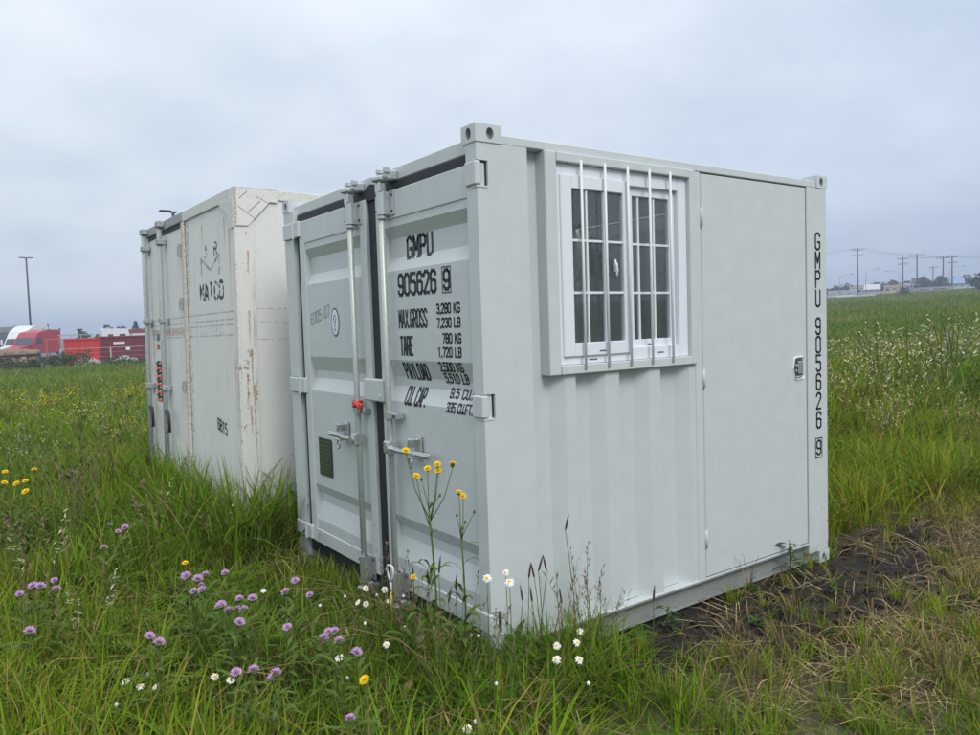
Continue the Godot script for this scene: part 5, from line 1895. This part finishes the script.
	scatter("feathery_weed", "ferny mid-green mayweed leaves in the near meadow", "weeds", tuft_feathery(11, [Color(0.086, 0.170, 0.014), Color(0.104, 0.190, 0.016)]), M.grass, kinds.feather1)
	scatter("leafy_weed", "broad-leaved green weeds among the near grass", "weeds", tuft_broad(16, [Color(0.078, 0.156, 0.012), Color(0.098, 0.178, 0.014), Color(0.064, 0.130, 0.014)]), M.grass, kinds.broad0)
	scatter("pale_plume_grass", "pale silvery seed plumes over the far meadow", "grass", plume(7, [Color(0.42, 0.45, 0.26), Color(0.56, 0.58, 0.40), Color(0.30, 0.34, 0.15)]), M.straw, kinds.plume0)
	scatter("yellow_clover", "yellow flowering sweet clover in the western meadow", "wildflowers", clover(9), M.grass, kinds.clover0)
	scatter("far_grass", "distant green tussocks covering the field", "grass", tuft_fine(34, 0.035, 0.7, GREENS, 2, 0.7, 0.1), M.grass, kinds.far0)
	scatter("far_grass", "distant yellowish green tussocks across the field", "grass", tuft_fine(30, 0.040, 0.9, [Color(0.145, 0.205, 0.026), Color(0.118, 0.186, 0.020), Color(0.18, 0.205, 0.05)], 2, 0.6, 0.12), M.grass, kinds.far1)
	scatter("far_seed_grass", "distant pale seeding grass across the field", "grass", tuft_fine(22, 0.028, 0.6, [Color(0.26, 0.24, 0.13), Color(0.20, 0.17, 0.10), Color(0.30, 0.29, 0.18)], 2, 0.5, 0.3), M.straw, kinds.farseed)

# ------------------------------------------------------------------ churned soil, dead stalks, clods
func make_bare_patch() -> void:
	var t := Tuft.new()
	for i in 9:
		var a := rng.randf() * TAU
		var d := Vector3(cos(a), 0, sin(a))
		var s := Vector3(-d.z, 0, d.x)
		var p := Vector3(rng.randf_range(-0.3, 0.3), 0.03, rng.randf_range(-0.3, 0.3))
		var L := rng.randf_range(0.3, 0.9)
		var k := rng.randf_range(-0.25, 0.25)
		t.ribbon([p, p + d * L * 0.33 + s * k * 0.3 + Vector3.UP * rng.randf_range(0.01, 0.14), p + d * L * 0.66 + s * k * 0.7 + Vector3.UP * rng.randf_range(0.0, 0.14), p + d * L + s * k], [0.010, 0.013, 0.011, 0.005], s + Vector3.UP * 0.3, pick(STRAWS))
	var lying := t.mesh()
	var up := Tuft.new()
	for i in 12:
		var a := rng.randf() * TAU
		var d := Vector3(cos(a), 0, sin(a))
		var s := Vector3(-d.z, 0, d.x)
		var h := rng.randf_range(0.5, 1.0)
		var l := rng.randf_range(0.2, 1.0)
		up.ribbon([d * 0.06, d * (0.06 + 0.25 * l) * h + Vector3.UP * h * 0.55, d * (0.06 + 0.7 * l) * h + Vector3.UP * h * 0.85, d * (0.06 + 1.15 * l) * h + Vector3.UP * h * (1.0 - 0.55 * l)], [0.011, 0.011, 0.009, 0.004], s, pick(STRAWS))
	var standing := up.mesh()
	var low: Array = []
	var high: Array = []
	var clods: Array = []
	var bits: Array = []
	for i in 11000:
		var x := rng.randf_range(-0.1, 2.6)
		var z := rng.randf_range(-5.2, 0.7)
		if in_container(x, z, 0.01):
			continue
		var b := bare(x, z)
		var d := dry(x, z)
		var tint := Color.WHITE * rng.randf_range(0.7, 1.15)
		var u := rng.randf()
		if u < 0.22 and rng.randf() < d * (1.0 - b * 0.86) + 0.03:
			low.append([spot(x, z, rng.randf_range(0.18, 0.38)), tint])
		elif u < 0.30 and rng.randf() < d * (1.0 - b * 0.96) * smoothstep(0.2, -1.8, z):
			high.append([spot(x, z, rng.randf_range(0.10, 0.26)), tint])
		elif u > 0.55 and rng.randf() < b * 0.9 + d * 0.15:
			var s := pow(rng.randf(), 3.0) * 0.020 + 0.004
			clods.append([Transform3D(Basis.from_euler(Vector3(rng.randf() * 6.0, rng.randf() * 6.0, 0)).scaled(Vector3(s, s * 0.7, s)), on_land(x, z, s * 0.15)), Color.WHITE * rng.randf_range(0.6, 1.5)])
		elif rng.randf() < b * 0.75 + d * 0.3:
			bits.append([spot(x, z, rng.randf_range(0.05, 0.14)), Color(0.60, 0.53, 0.48) * rng.randf_range(0.25, 0.9)])
	for i in 700:
		var x := rng.randf_range(-4.5, 1.6)
		var z := rng.randf_range(-0.1, 2.4)
		if in_container(x, z, 0.02):
			continue
		var s := spot(x, z, rng.randf_range(0.2, 0.5))
		s.origin.y += rng.randf_range(0.0, 0.16)
		low.append([s, Color(0.80, 0.80, 0.66) * rng.randf_range(0.4, 1.0)])
	scatter("straw_litter", "dry straw stalks lying on the soil and in the near grass", "straw", lying, M.straw, low)
	scatter("dead_stalks", "bent dead grass stalks round the bare soil", "straw", standing, M.straw, high)
	scatter("straw_chaff", "small brown chips and chaff strewn over the bare soil", "straw", lying, M.straw, bits)
	var mc := nb(false)
	mc.set_color(Color(0.017, 0.0145, 0.013))
	lump(mc, Vector3.ZERO, Vector3.ONE, 3.0)
	mc.generate_normals()
	var clod_mat := leafy(Color.WHITE, 0.0, 0.95)
	clod_mat.backlight_enabled = false
	scatter("soil_clods", "black crumbs and clods of soil beside the office container", "soil", mc.commit(), clod_mat, clods)
	# single weeds rooted in the bare soil along the container
	var wcols := [Color(0.060, 0.125, 0.030), Color(0.075, 0.145, 0.036), Color(0.05, 0.10, 0.03)]
	var w1 := tuft_broad(26, wcols)
	var w2 := tuft_broad(15, wcols, 0.35)
	for s in [[0.02, -2.03, 0.26, w1, "leafy green weed leaning on the bottom rail by the side door"], [0.04, -1.66, 0.13, w2, "small green weed sprouting under the side door hinge"], [0.06, -1.85, 0.08, w2, "tiny seedling on bare soil under the side door"], [0.36, -1.92, 0.13, w2, "pale green seedling alone on the black soil"], [0.33, -1.28, 0.15, w2, "low green weed on straw-strewn soil away from the rail"], [0.60, -1.45, 0.13, w2, "low green weed among dead stalks on the bare soil"], [0.08, -0.95, 0.16, w1, "small green weed in the soil below the window"]]:
		var t3 := thing("soil_weed", s[4], "weed", on_land(s[0], s[1]))
		t3.scale = Vector3.ONE * s[2]
		put_mesh(s[3], "leaves", M.grass, t3)

# ------------------------------------------------------------------ flowers
func stalk(m: SurfaceTool, base: Vector3, top: Vector3, r: float) -> void:
	var mid := base.lerp(top, 0.55) + Vector3(rng.randf_range(-0.02, 0.02), 0.01, rng.randf_range(-0.02, 0.02))
	tube(m, [base + Vector3.DOWN * 0.03, base.lerp(mid, 0.55), mid, mid.lerp(top, 0.6) + Vector3(0.002, 0.004, 0), top], [r * 1.3, r * 1.15, r, r * 0.9, r * 0.8], 5)

func leaf(m: SurfaceTool, p: Vector3, az: float, L: float, w: float, rise := 0.5) -> void:
	var d := Vector3(cos(az), 0, sin(az))
	var s := Vector3(-d.z, 0, d.x)
	var prev := []
	for k in 6:
		var u := k / 5.0
		var c := p + d * L * u + Vector3.UP * (L * rise * u - 0.7 * L * u * u * rise)
		var ww := w * sin(PI * clampf(u * 0.9 + 0.06, 0.0, 1.0)) * (1.0 if k % 2 == 0 else 0.72)
		var cur := [c - s * ww * 0.5 + Vector3.UP * ww * 0.12, c, c + s * ww * 0.5 + Vector3.UP * ww * 0.12]
		if k > 0:
			quad(m, prev[0], cur[0], cur[1], prev[1])
			quad(m, prev[1], cur[1], cur[2], prev[2])
		prev = cur

func face_up(dir: Vector3) -> Basis:
	var y := dir.normalized()
	var x := y.cross(Vector3(0.31, 0.2, 0.93)).normalized()
	return Basis(x, y, x.cross(y))

func make_flowers() -> void:
	# thistle heads: a scaly cup and a brush of florets
	var cup := nb(false)
	lathe(cup, [Vector2(0.0, -0.012), Vector2(0.006, -0.010), Vector2(0.0088, -0.003), Vector2(0.0074, 0.004), Vector2(0.0, 0.005)], Transform3D(), 10)
	cup.generate_normals()
	var cup_mesh := cup.commit()
	var brush := Tuft.new()
	for i in 110:
		var a := rng.randf() * TAU
		var tilt := 1.75 * sqrt(rng.randf())
		var d := Vector3(cos(a) * sin(tilt), cos(tilt) + 0.1, sin(a) * sin(tilt)).normalized()
		var L := rng.randf_range(0.010, 0.0155)
		var s := d.cross(Vector3(0.3, 1, 0.2)).normalized()
		var c := Color(1, 1, 1) * rng.randf_range(0.75, 1.25)
		brush.ribbon([d * 0.002, d * L * 0.6, d * L], [0.0010, 0.0022, 0.0010], s, c)
	var brush_mesh := brush.mesh()
	var thistles := [[-1.069, 0.457, 1.546], [-1.118, 0.465, 1.496], [-1.082, 0.468, 1.473], [-1.101, 0.477, 1.421], [-1.007, 0.464, 1.424], [-0.629, 0.445, 1.545], [-1.702, 0.422, 1.15], [-0.882, 0.448, 0.956], [-0.713, 0.477, 0.95], [-0.805, 0.459, 0.896], [-0.726, 0.474, 0.837], [-0.775, 0.427, 0.923], [-0.654, 0.448, 0.95], [-0.701, 0.435, 0.971], [-0.489, 0.423, 0.934], [-0.501, 0.424, 0.919], [-0.508, 0.391, 0.89], [-0.47, 0.403, 0.868], [-0.436, 0.407, 0.854], [-0.219, 0.445, 0.936], [-0.402, 0.466, 0.878], [-0.471, 0.43, 0.808], [-0.348, 0.468, 0.717], [-0.566, 0.428, 0.597], [-0.284, 0.457, 0.646], [-0.18, 0.398, 0.777], [-0.363, 0.39, 1.176], [-0.308, 0.442, 1.215], [-0.054, 0.343, 1.003], [0.061, 0.343, 0.923], [0.134, 0.389, 0.933], [0.052, 0.382, 0.977], [-2.123, 0.437, 1.059], [-1.764, 0.478, 1.072], [-1.934, 0.452, 1.012], [-1.552, 0.461, 1.17], [0.013, 0.402, 0.718], [0.066, 0.446, 0.722], [0.044, 0.431, 0.691], [0.168, 0.448, 0.729], [0.149, 0.384, 0.661], [0.472, 0.348, 0.836]]
	for p in thistles:
		var head := Vector3(p[0], p[1], p[2])
		var base := on_land(head.x + rng.randf_range(-0.05, 0.05), head.z + rng.randf_range(-0.05, 0.05))
		var near_doors := head.x > -0.62 and head.z < 0.8
		var words4 := ["purple thistle flower on a thin stem in the foreground grass", "foreground thistles"]
		if near_doors:
			words4 = ["purple thistle flower on a thin stem in front of the container doors", "thistles before the doors"]
		elif head.x < -1.4:
			words4 = ["purple thistle flower in tall grass towards the white container", "thistles towards the white container"]
		elif head.z > 1.35:
			words4 = ["purple thistle flower in the loose patch out in the open meadow", "thistles in the open meadow"]
		elif head.z > 0.68 and head.z < 1.0 and head.x < -0.2:
			words4 = ["purple thistle flower in the dense clump below the single yellow bloom", "thistles in the dense clump"]
		var t := thing("thistle", words4[0], "thistle", base, 0.0, words4[1])
		var top := head - base
		var m := nb(false)
		stalk(m, Vector3.ZERO, top, 0.0026)
		put(m, "stem", M.stem, t)
		var ml := nb(false)
		for k in 11:
			leaf(ml, top * rng.randf_range(0.25, 0.93), rng.randf() * TAU, rng.randf_range(0.05, 0.11), 0.017, 0.8)
		put(ml, "leaves", M.stem, t)
		var h := Node3D.new()
		h.name = "flower_head"
		t.add_child(h, true)
		h.position = top
		h.basis = face_up(Vector3(rng.randf_range(-0.4, 0.5), 1.0, rng.randf_range(-0.4, 0.5)))
		h.scale = Vector3.ONE * rng.randf_range(1.0, 1.55)
		put_mesh(cup_mesh, "cup", M.stem, h)
		put_mesh(brush_mesh, "florets", M.thistle, h)
	# daisies
	var rays := []
	for v in 3:
		var ray := Tuft.new()
		var n := 13 + v
		for i in n:
			if rng.randf() < 0.06:
				continue
			var a := TAU * i / n + rng.randf_range(-0.08, 0.08)
			var d := Vector3(cos(a), 0, sin(a))
			var s := Vector3(-d.z, 0, d.x)
			var L := rng.randf_range(0.0135, 0.0165)
			var droop := rng.randf_range(-0.004, 0.002) - 0.003 * v
			ray.ribbon([d * 0.004, d * L * 0.45 + Vector3.UP * 0.0012, d * L * 0.85 + Vector3.UP * droop * 0.6, d * L + Vector3.UP * droop], [0.0025, 0.0052, 0.0050, 0.0022], s, Color.WHITE * rng.randf_range(0.92, 1.05))
		rays.append(ray.mesh())
	var disc := nb(false)
	lathe(disc, [Vector2(0.0, 0.0042), Vector2(0.0030, 0.0036), Vector2(0.0052, 0.0018), Vector2(0.0058, -0.0008), Vector2(0.0, -0.003)], Transform3D(), 12)
	disc.generate_normals()
	var disc_mesh := disc.commit()
	var daisies := [[-0.487, 0.234, 1.271], [-0.428, 0.227, 1.235], [-0.396, 0.226, 1.193], [-0.342, 0.223, 0.999], [-0.314, 0.232, 0.923], [-0.23, 0.244, 0.973], [-0.97, 0.28, 0.601], [-0.473, 0.307, 0.362], [-0.466, 0.294, 0.328], [-0.437, 0.292, 0.232], [-0.518, 0.313, 0.208], [-0.086, 0.269, 0.43], [-0.642, 0.293, 0.239], [-0.096, 0.269, 0.618], [0.415, 0.628, 0.301], [0.348, 0.602, 0.174], [0.519, 0.639, 0.284], [0.295, 0.251, -0.09], [0.439, 0.28, 0.032], [0.585, 0.254, 0.509], [0.255, 0.251, -0.244], [0.384, 0.282, -0.119], [0.327, 0.265, -0.068], [0.429, 0.273, 0.021], [0.444, 0.25, -0.076]]
	var toward := Vector3(0.75, 0.8, 0.5)
	for p in daisies:
		var head := Vector3(p[0], p[1], p[2])
		var base := on_land(head.x + rng.randf_range(-0.04, 0.04), head.z + rng.randf_range(-0.04, 0.04))
		var where := 0
		if head.x > 0.2:
			where = 1
		elif head.z > 0.7:
			where = 2
		var t := thing("daisy", ["white daisy with yellow centre in the grass before the container doors", "white daisy with yellow centre by the near corner of the office container", "white daisy with yellow centre low in the open meadow"][where], "daisy", base, 0.0, ["daisies before the doors", "daisies by the container corner", "daisies in the meadow"][where])
		var top := head - base
		var m := nb(false)
		stalk(m, Vector3.ZERO, top, 0.0016)
		put(m, "stem", M.stem, t)
		var ml := nb(false)
		for k in 7:
			leaf(ml, top * rng.randf_range(0.2, 0.8), rng.randf() * TAU, rng.randf_range(0.03, 0.05), 0.004, 0.9)
		put(ml, "leaves", M.stem, t)
		var h := Node3D.new()
		h.name = "flower_head"
		t.add_child(h, true)
		h.position = top
		h.basis = face_up(toward + Vector3(rng.randf_range(-0.7, 0.4), rng.randf_range(-0.2, 0.5), rng.randf_range(-0.6, 0.5)))
		h.scale = Vector3.ONE * rng.randf_range(0.82, 1.1)
		put_mesh(rays[rng.randi() % 3], "petals", M.petal_white, h)
		put_mesh(disc_mesh, "disc", M.disc_yellow, h)
	var bud := nb(false)
	lathe(bud, [Vector2(0.0, -0.007), Vector2(0.005, -0.004), Vector2(0.0064, 0.001), Vector2(0.004, 0.006), Vector2(0.0, 0.0075)], Transform3D(), 10)
	bud.generate_normals()
	var bud_mesh := bud.commit()
	var buds := [[-0.343, 0.222, 1.325], [-0.509, 0.227, 1.193], [-0.541, 0.318, 0.388], [-0.282, 0.288, 0.422], [0.097, 0.28, 0.129], [0.093, 0.287, 0.16], [0.416, 0.258, 0.278], [0.535, 0.234, 0.446], [0.005, 0.234, 0.633], [-0.18, 0.271, 0.298], [-0.531, 0.311, 0.508], [-0.551, 0.284, 0.232], [-0.398, 0.31, 0.181], [0.601, 0.252, 0.027]]
	for p in buds:
		var head := Vector3(p[0], p[1], p[2])
		var base := on_land(head.x + rng.randf_range(-0.04, 0.04), head.z + rng.randf_range(-0.04, 0.04))
		var t := thing("campion_bud", "small round white flower bud among the near grass", "flower bud", base, 0.0, "white buds in the grass")
		var m := nb(false)
		stalk(m, Vector3.ZERO, head - base, 0.0014)
		put(m, "stem", M.stem, t)
		var o := put_mesh(bud_mesh, "bud", M.petal_white, t)
		o.position = head - base
	# yellow sow-thistles
	var yray := Tuft.new()
	for layer in 4:
		var n := 22 - layer * 4
		for i in n:
			var a := TAU * i / n + layer * 0.2 + rng.randf_range(-0.1, 0.1)
			var lift := 0.12 + layer * 0.32
			var d := Vector3(cos(a) * cos(lift), sin(lift), sin(a) * cos(lift))
			var L := 0.0165 - layer * 0.0025
			yray.ribbon([d * 0.003, d * L * 0.55, d * L], [0.0020, 0.0036, 0.0026], Vector3(-sin(a), 0, cos(a)), Color.WHITE * rng.randf_range(0.8, 1.15))
	var yray_mesh := yray.mesh()
	sow_thistle("tall yellow sow-thistle with a cluster of blooms before the right door", Vector3(-0.030, 0, 0.270), [[-0.03, 0.929, 0.253], [-0.01, 0.944, 0.22], [-0.009, 0.919, 0.218], [0.021, 0.943, 0.17], [-0.051, 0.903, 0.29], [-0.069, 1.002, 0.322]], 0.70, cup_mesh, yray_mesh, 1.0)
	sow_thistle("slim yellow sow-thistle with two blooms beside the taller cluster", Vector3(-0.020, 0, 0.125), [[-0.012, 0.802, 0.106], [-0.021, 0.818, 0.119]], 0.66, cup_mesh, yray_mesh, 0.95)
	sow_thistle("short sow-thistle with one yellow bloom at the foot of the right door", Vector3(-0.075, 0, 0.33), [[-0.064, 0.512, 0.314]], 0.35, cup_mesh, yray_mesh, 0.8)
	var lone := [[-3.273, 0.622, 1.315], [-3.2, 0.572, 1.487], [-2.766, 0.627, 1.445], [-3.139, 0.575, 1.376], [-2.667, 0.59, 1.408], [-3.427, 0.607, 1.47], [-1.011, 0.467, 0.928], [0.463, 0.444, 0.782]]
	for i in lone.size():
		var p: Array = lone[i]
		if i < 6:
			sow_thistle("yellow sow-thistle flower standing in the open western meadow", Vector3(p[0] + rng.randf_range(-0.06, 0.06), 0, p[2] + rng.randf_range(-0.06, 0.06)), [p], 0.5, cup_mesh, yray_mesh, 1.25, "sow-thistles in the western meadow")
		else:
			sow_thistle("single yellow sow-thistle above the purple thistles" if i == 6 else "single yellow bloom low in the foreground grass", Vector3(p[0], 0, p[2]), [p], 0.35, cup_mesh, yray_mesh, 0.95)
	# timothy: thin stalks with dark brown spikes
	var tims := [[0.234, 0.718, -0.225], [0.166, 0.555, -0.143], [0.135, 0.528, -0.106], [0.205, 0.424, -0.191], [0.442, 0.431, -0.478], [0.166, 0.558, -0.143], [0.135, 0.526, -0.106], [0.107, 0.436, -0.071], [0.132, 0.43, -0.102], [0.034, 0.516, 0.179], [-0.038, 0.537, 0.266], [-0.074, 0.554, 0.309], [0.02, 0.469, 0.196], [-0.004, 0.589, 0.225]]
	for p in tims:
		var tip := Vector3(p[0], p[1], p[2])
		var base := on_land(tip.x + rng.randf_range(-0.05, 0.07), maxf(tip.z, -9.0) + rng.randf_range(-0.05, 0.05))
		if in_container(base.x, base.z, 0.03):
			base = on_land(tip.x + 0.05, tip.z)
		var t := thing("timothy_grass", "thin stalk with a dark brown seed spike by the container corner", "grass stalk", base, 0.0, "dark seed spikes by the container corner")
		var top := tip - base
		var lean := Vector3(rng.randf_range(-0.01, 0.012), 0, rng.randf_range(-0.015, 0.015))
		var low := top - Vector3.UP * 0.065 - lean
		var m := nb(false)
		stalk(m, Vector3.ZERO, low, 0.0018)
		put(m, "stem", M.stem_dry if rng.randf() < 0.6 else M.stem, t)
		var ms := nb(false)
		tube(ms, [low, low.lerp(top, 0.15), low.lerp(top, 0.6), top], [0.0015, 0.0042, 0.0040, 0.0012], 7)
		put(ms, "spike", mat(Color(0.060, 0.040, 0.038), 0.8), t)
		var ml := nb(false)
		leaf(ml, top * 0.3, rng.randf() * TAU, 0.16, 0.006, 1.3)
		leaf(ml, top * 0.15, rng.randf() * TAU, 0.20, 0.007, 1.4)
		put(ml, "leaves", M.stem, t)

func sow_thistle(label: String, at: Vector3, heads: Array, fork: float, cup: Mesh, rays: Mesh, size: float, group := "") -> void:
	var base := on_land(at.x, at.z)
	var t := thing("sow_thistle", label, "sow-thistle", base, 0.0, group)
	var mid := Vector3.ZERO
	for p in heads:
		mid += Vector3(p[0], p[1], p[2]) / heads.size()
	mid -= base
	var knot := Vector3(mid.x * 0.6, mid.y * (fork + 0.12), mid.z * 0.6)
	if heads.size() == 1:
		knot = mid * 0.8
	var m := nb(false)
	stalk(m, Vector3.ZERO, knot, 0.0042 * size)
	put(m, "stem", M.stem, t)
	for p in heads:
		var h := Vector3(p[0], p[1], p[2]) - base
		var b := nb(false)
		var from := knot.lerp(Vector3(knot.x, h.y * fork, knot.z), 0.4) if heads.size() > 1 else knot
		tube(b, [from - Vector3.UP * 0.01, from.lerp(h, 0.4) + (h - from) * Vector3(0.22, 0, 0.22), h + Vector3.DOWN * 0.012], [0.0022, 0.0018, 0.0016], 5)
		put(b, "branch", M.stem, t)
		var n := Node3D.new()
		n.name = "flower_head"
		t.add_child(n, true)
		n.position = h
		n.basis = face_up(Vector3(0.35 + rng.randf_range(-0.3, 0.4), 0.9, 0.2 + rng.randf_range(-0.4, 0.4)))
		n.scale = Vector3.ONE * size * rng.randf_range(0.85, 1.05)
		var c := put_mesh(cup, "cup", M.stem, n)
		c.position.y = -0.003
		put_mesh(rays, "petals", M.petal_yellow, n)
	if heads.size() > 1:
		for k in 4:
			var h := knot + Vector3(rng.randf_range(-0.05, 0.05), rng.randf_range(0.0, 0.12), rng.randf_range(-0.05, 0.05))
			var b := nb(false)
			tube(b, [knot, h], [0.0016, 0.0012], 5)
			lathe(b, [Vector2(0.0, -0.006), Vector2(0.005, -0.003), Vector2(0.0045, 0.006), Vector2(0.0, 0.009)], Transform3D(Basis(), h), 8)
			put(b, "bud", M.stem, t)
	for k in 18:
		var u := rng.randf_range(0.08, 0.96)
		var ml := nb(false)
		leaf(ml, knot * u, rng.randf() * TAU, rng.randf_range(0.08, 0.17) * (1.15 - 0.7 * u), 0.034 * (1.25 - u), 1.5)
		put(ml, "leaf", M.grass_leaf if M.has("grass_leaf") else M.stem, t)

# ------------------------------------------------------------------ odds and ends
func make_small_things() -> void:
	# red cord tied round the left lock rod
	var rt := thing("red_cord", "red plastic cord knotted round the lock rod of the left door", "cord", Vector3(-1.092, 1.072, 0.030))
	for k in 3:
		var m := nb(false)
		var pts := []
		for i in 15:
			var a := TAU * i / 14.0
			pts.append(Vector3(cos(a) * 0.023, 0.006 + k * 0.010 + sin(a * 2.0 + k) * 0.004, sin(a) * 0.023))
		tube(m, pts, [0.0065], 6, false)
		put(m, "coil", M.red_plastic, rt)
	var mk := nb(false)
	tube(mk, [Vector3(0.015, 0.02, 0.018), Vector3(0.045, 0.012, 0.020), Vector3(0.065, -0.004, 0.014), Vector3(0.060, 0.016, 0.008), Vector3(0.03, 0.024, 0.02)], [0.008, 0.010, 0.008, 0.008, 0.007], 7)
	put(mk, "knot", M.red_plastic, rt)
	# orange and black strap wound down the white container's rod
	var os := thing("wound_strap", "orange and black striped strap wound round the white container's lock rod", "strap", Vector3(-4.460, 1.075, 0.263))
	os.rotation = Vector3(-0.018, 0.025, 0.002)
	for k in 2:
		var m := nb(false)
		var pts := []
		for i in 61:
			var a := TAU * i / 12.0 + PI * k
			pts.append(Vector3(cos(a) * 0.024, -0.17 + 0.34 * i / 60.0, sin(a) * 0.024))
		tube(m, pts, [0.0105], 6)
		put(m, "strand", mat(Color(0.52, 0.10, 0.04), 0.6) if k == 0 else M.black_steel, os)
	# white loop-handled pin with a yellow shank at the foot of the doors
	var pin := thing("loop_pin", "white loop-handled pin with yellow shank at the foot of the doors", "pin", Vector3(-0.712, 0.02, 0.078))
	var ml := nb(false)
	tube(ml, [Vector3(0, 0.245, 0), Vector3(-0.018, 0.272, 0), Vector3(-0.032, 0.300, 0), Vector3(-0.026, 0.322, 0), Vector3(0.0, 0.328, 0), Vector3(0.026, 0.326, 0), Vector3(0.033, 0.305, 0), Vector3(0.018, 0.272, 0), Vector3(0, 0.245, 0)], [0.005], 7)
	tube(ml, [Vector3(0, 0.246, 0), Vector3(0, 0.20, 0)], [0.006], 7)
	put(ml, "loop", mat(Color(0.80, 0.82, 0.82), 0.4), pin)
	var my := nb(false)
	tube(my, [Vector3(0, 0.20, 0), Vector3(0, -0.06, 0)], [0.0062], 7)
	put(my, "shank", mat(Color(0.60, 0.42, 0.05), 0.5), pin)
	# curled dead leaves caught upright in the foreground grass
	for s in [[0.05, 0.12, 0.40, 0.085, 1.3, "large curled dry brown leaf caught in the foreground grass"], [0.40, 0.10, 0.62, 0.09, 2.2, "small curled dry leaf beside the larger one in the grass"]]:
		var t := thing("dead_leaf", s[5], "dead leaf", Vector3(s[0], land(s[0], s[2]) + s[1], s[2]), s[4])
		t.rotation.z = 0.75
		var m := nb(false)
		var L: float = s[3]
		var prev := []
		for k in 9:
			var u := k / 8.0
			var w := L * 0.46 * sin(PI * clampf(pow(u, 0.75), 0.03, 0.97)) * (1.0 + 0.18 * sin(k * 2.1))
			var c := Vector3((u - 0.5) * L, 0.06 * L * sin(u * 6.0) + L * 0.45 * u * u, 0.05 * L * sin(u * 4.0))
			var cur := [c + Vector3(0.02 * L, w * 0.55, -w * 0.5), c + Vector3(0, w * 0.12, -w * 0.25), c, c + Vector3(0, w * 0.1, w * 0.22), c + Vector3(-0.02 * L, w * 0.75, w * 0.36)]
			if k > 0:
				for j in 4:
					quad(m, prev[j], cur[j], cur[j + 1], prev[j + 1])
			prev = cur
		put(m, "blade", leafy(Color(0.30, 0.22, 0.125), 0.35, 0.8), t)
	# a soft tan tuft of dry awns
	var ft := thing("dry_tuft", "fluffy dry tan tuft in the grass by the container corner", "grass tuft", on_land(0.62, 0.30))
	var fl := Tuft.new()
	for i in 130:
		var a := rng.randf() * TAU
		blade(fl, Vector3(cos(a) * 0.02, 0.04, sin(a) * 0.02), a, rng.randf_range(0.10, 0.21), rng.randf_range(0.02, 0.5), 0.0022, Color(0.36, 0.28, 0.15) * rng.randf_range(0.8, 1.25), 4)
	put_mesh(fl.mesh(), "awns", M.straw, ft)
	# long dry stalks bowed over the foreground grass
	for s in [[-0.42, 0.62, 0.72, 0.30, "long bowed brown stalk lying over the thistles"], [0.25, 0.52, 0.50, 0.22, "pale bent straw in the grass before the container corner"], [0.42, 0.36, 0.40, 2.6, "dry tan straw leaning in the corner grass"], [-0.30, 1.10, 0.55, 1.2, "brown stalk arching among the meadow daisies"], [0.75, -0.30, 0.45, 1.9, "dry straw leaning over the edge of the bare soil"]]:
		var t := thing("dry_stalk", s[4], "dry stalk", on_land(s[0], s[1]), s[3])
		var L: float = s[2]
		var m := nb(false)
		tube(m, [Vector3(0, 0, 0), Vector3(0.10 * L, 0.30 * L, 0.02), Vector3(0.35 * L, 0.46 * L, 0.01), Vector3(0.70 * L, 0.46 * L, -0.02), Vector3(L, 0.34 * L, -0.03)], [0.0026, 0.0024, 0.0021, 0.0018, 0.001], 5)
		put(m, "stem", leafy(Color(0.22, 0.155, 0.085), 0.1, 0.8), t)
		var mleaf := nb(false)
		leaf(mleaf, Vector3(0.35 * L, 0.46 * L, 0.01), 0.6, 0.12, 0.008, 0.2)
		put(mleaf, "leaf", leafy(Color(0.26, 0.19, 0.10), 0.2, 0.8), t)
	# pale seeding weeds standing in the left foreground
	var pale := plume(9, [Color(0.44, 0.47, 0.30), Color(0.56, 0.58, 0.42), Color(0.32, 0.36, 0.18)])
	for s in [[-1.95, 1.42, 0.62, "tall pale silvery seeding weed left of the purple thistles"], [-1.20, 1.28, 0.46, "low pale seeding weed between the thistles and the meadow daisies"], [-2.75, 0.72, 0.55, "pale seeding weed before the white container"], [-2.35, 0.42, 0.5, "pale seeding weed in the gap between the two containers"]]:
		var t := thing("seeding_weed", s[3], "weed", on_land(s[0], s[1]))
		t.scale = Vector3.ONE * s[2]
		put_mesh(pale, "seed_heads", M.straw, t)
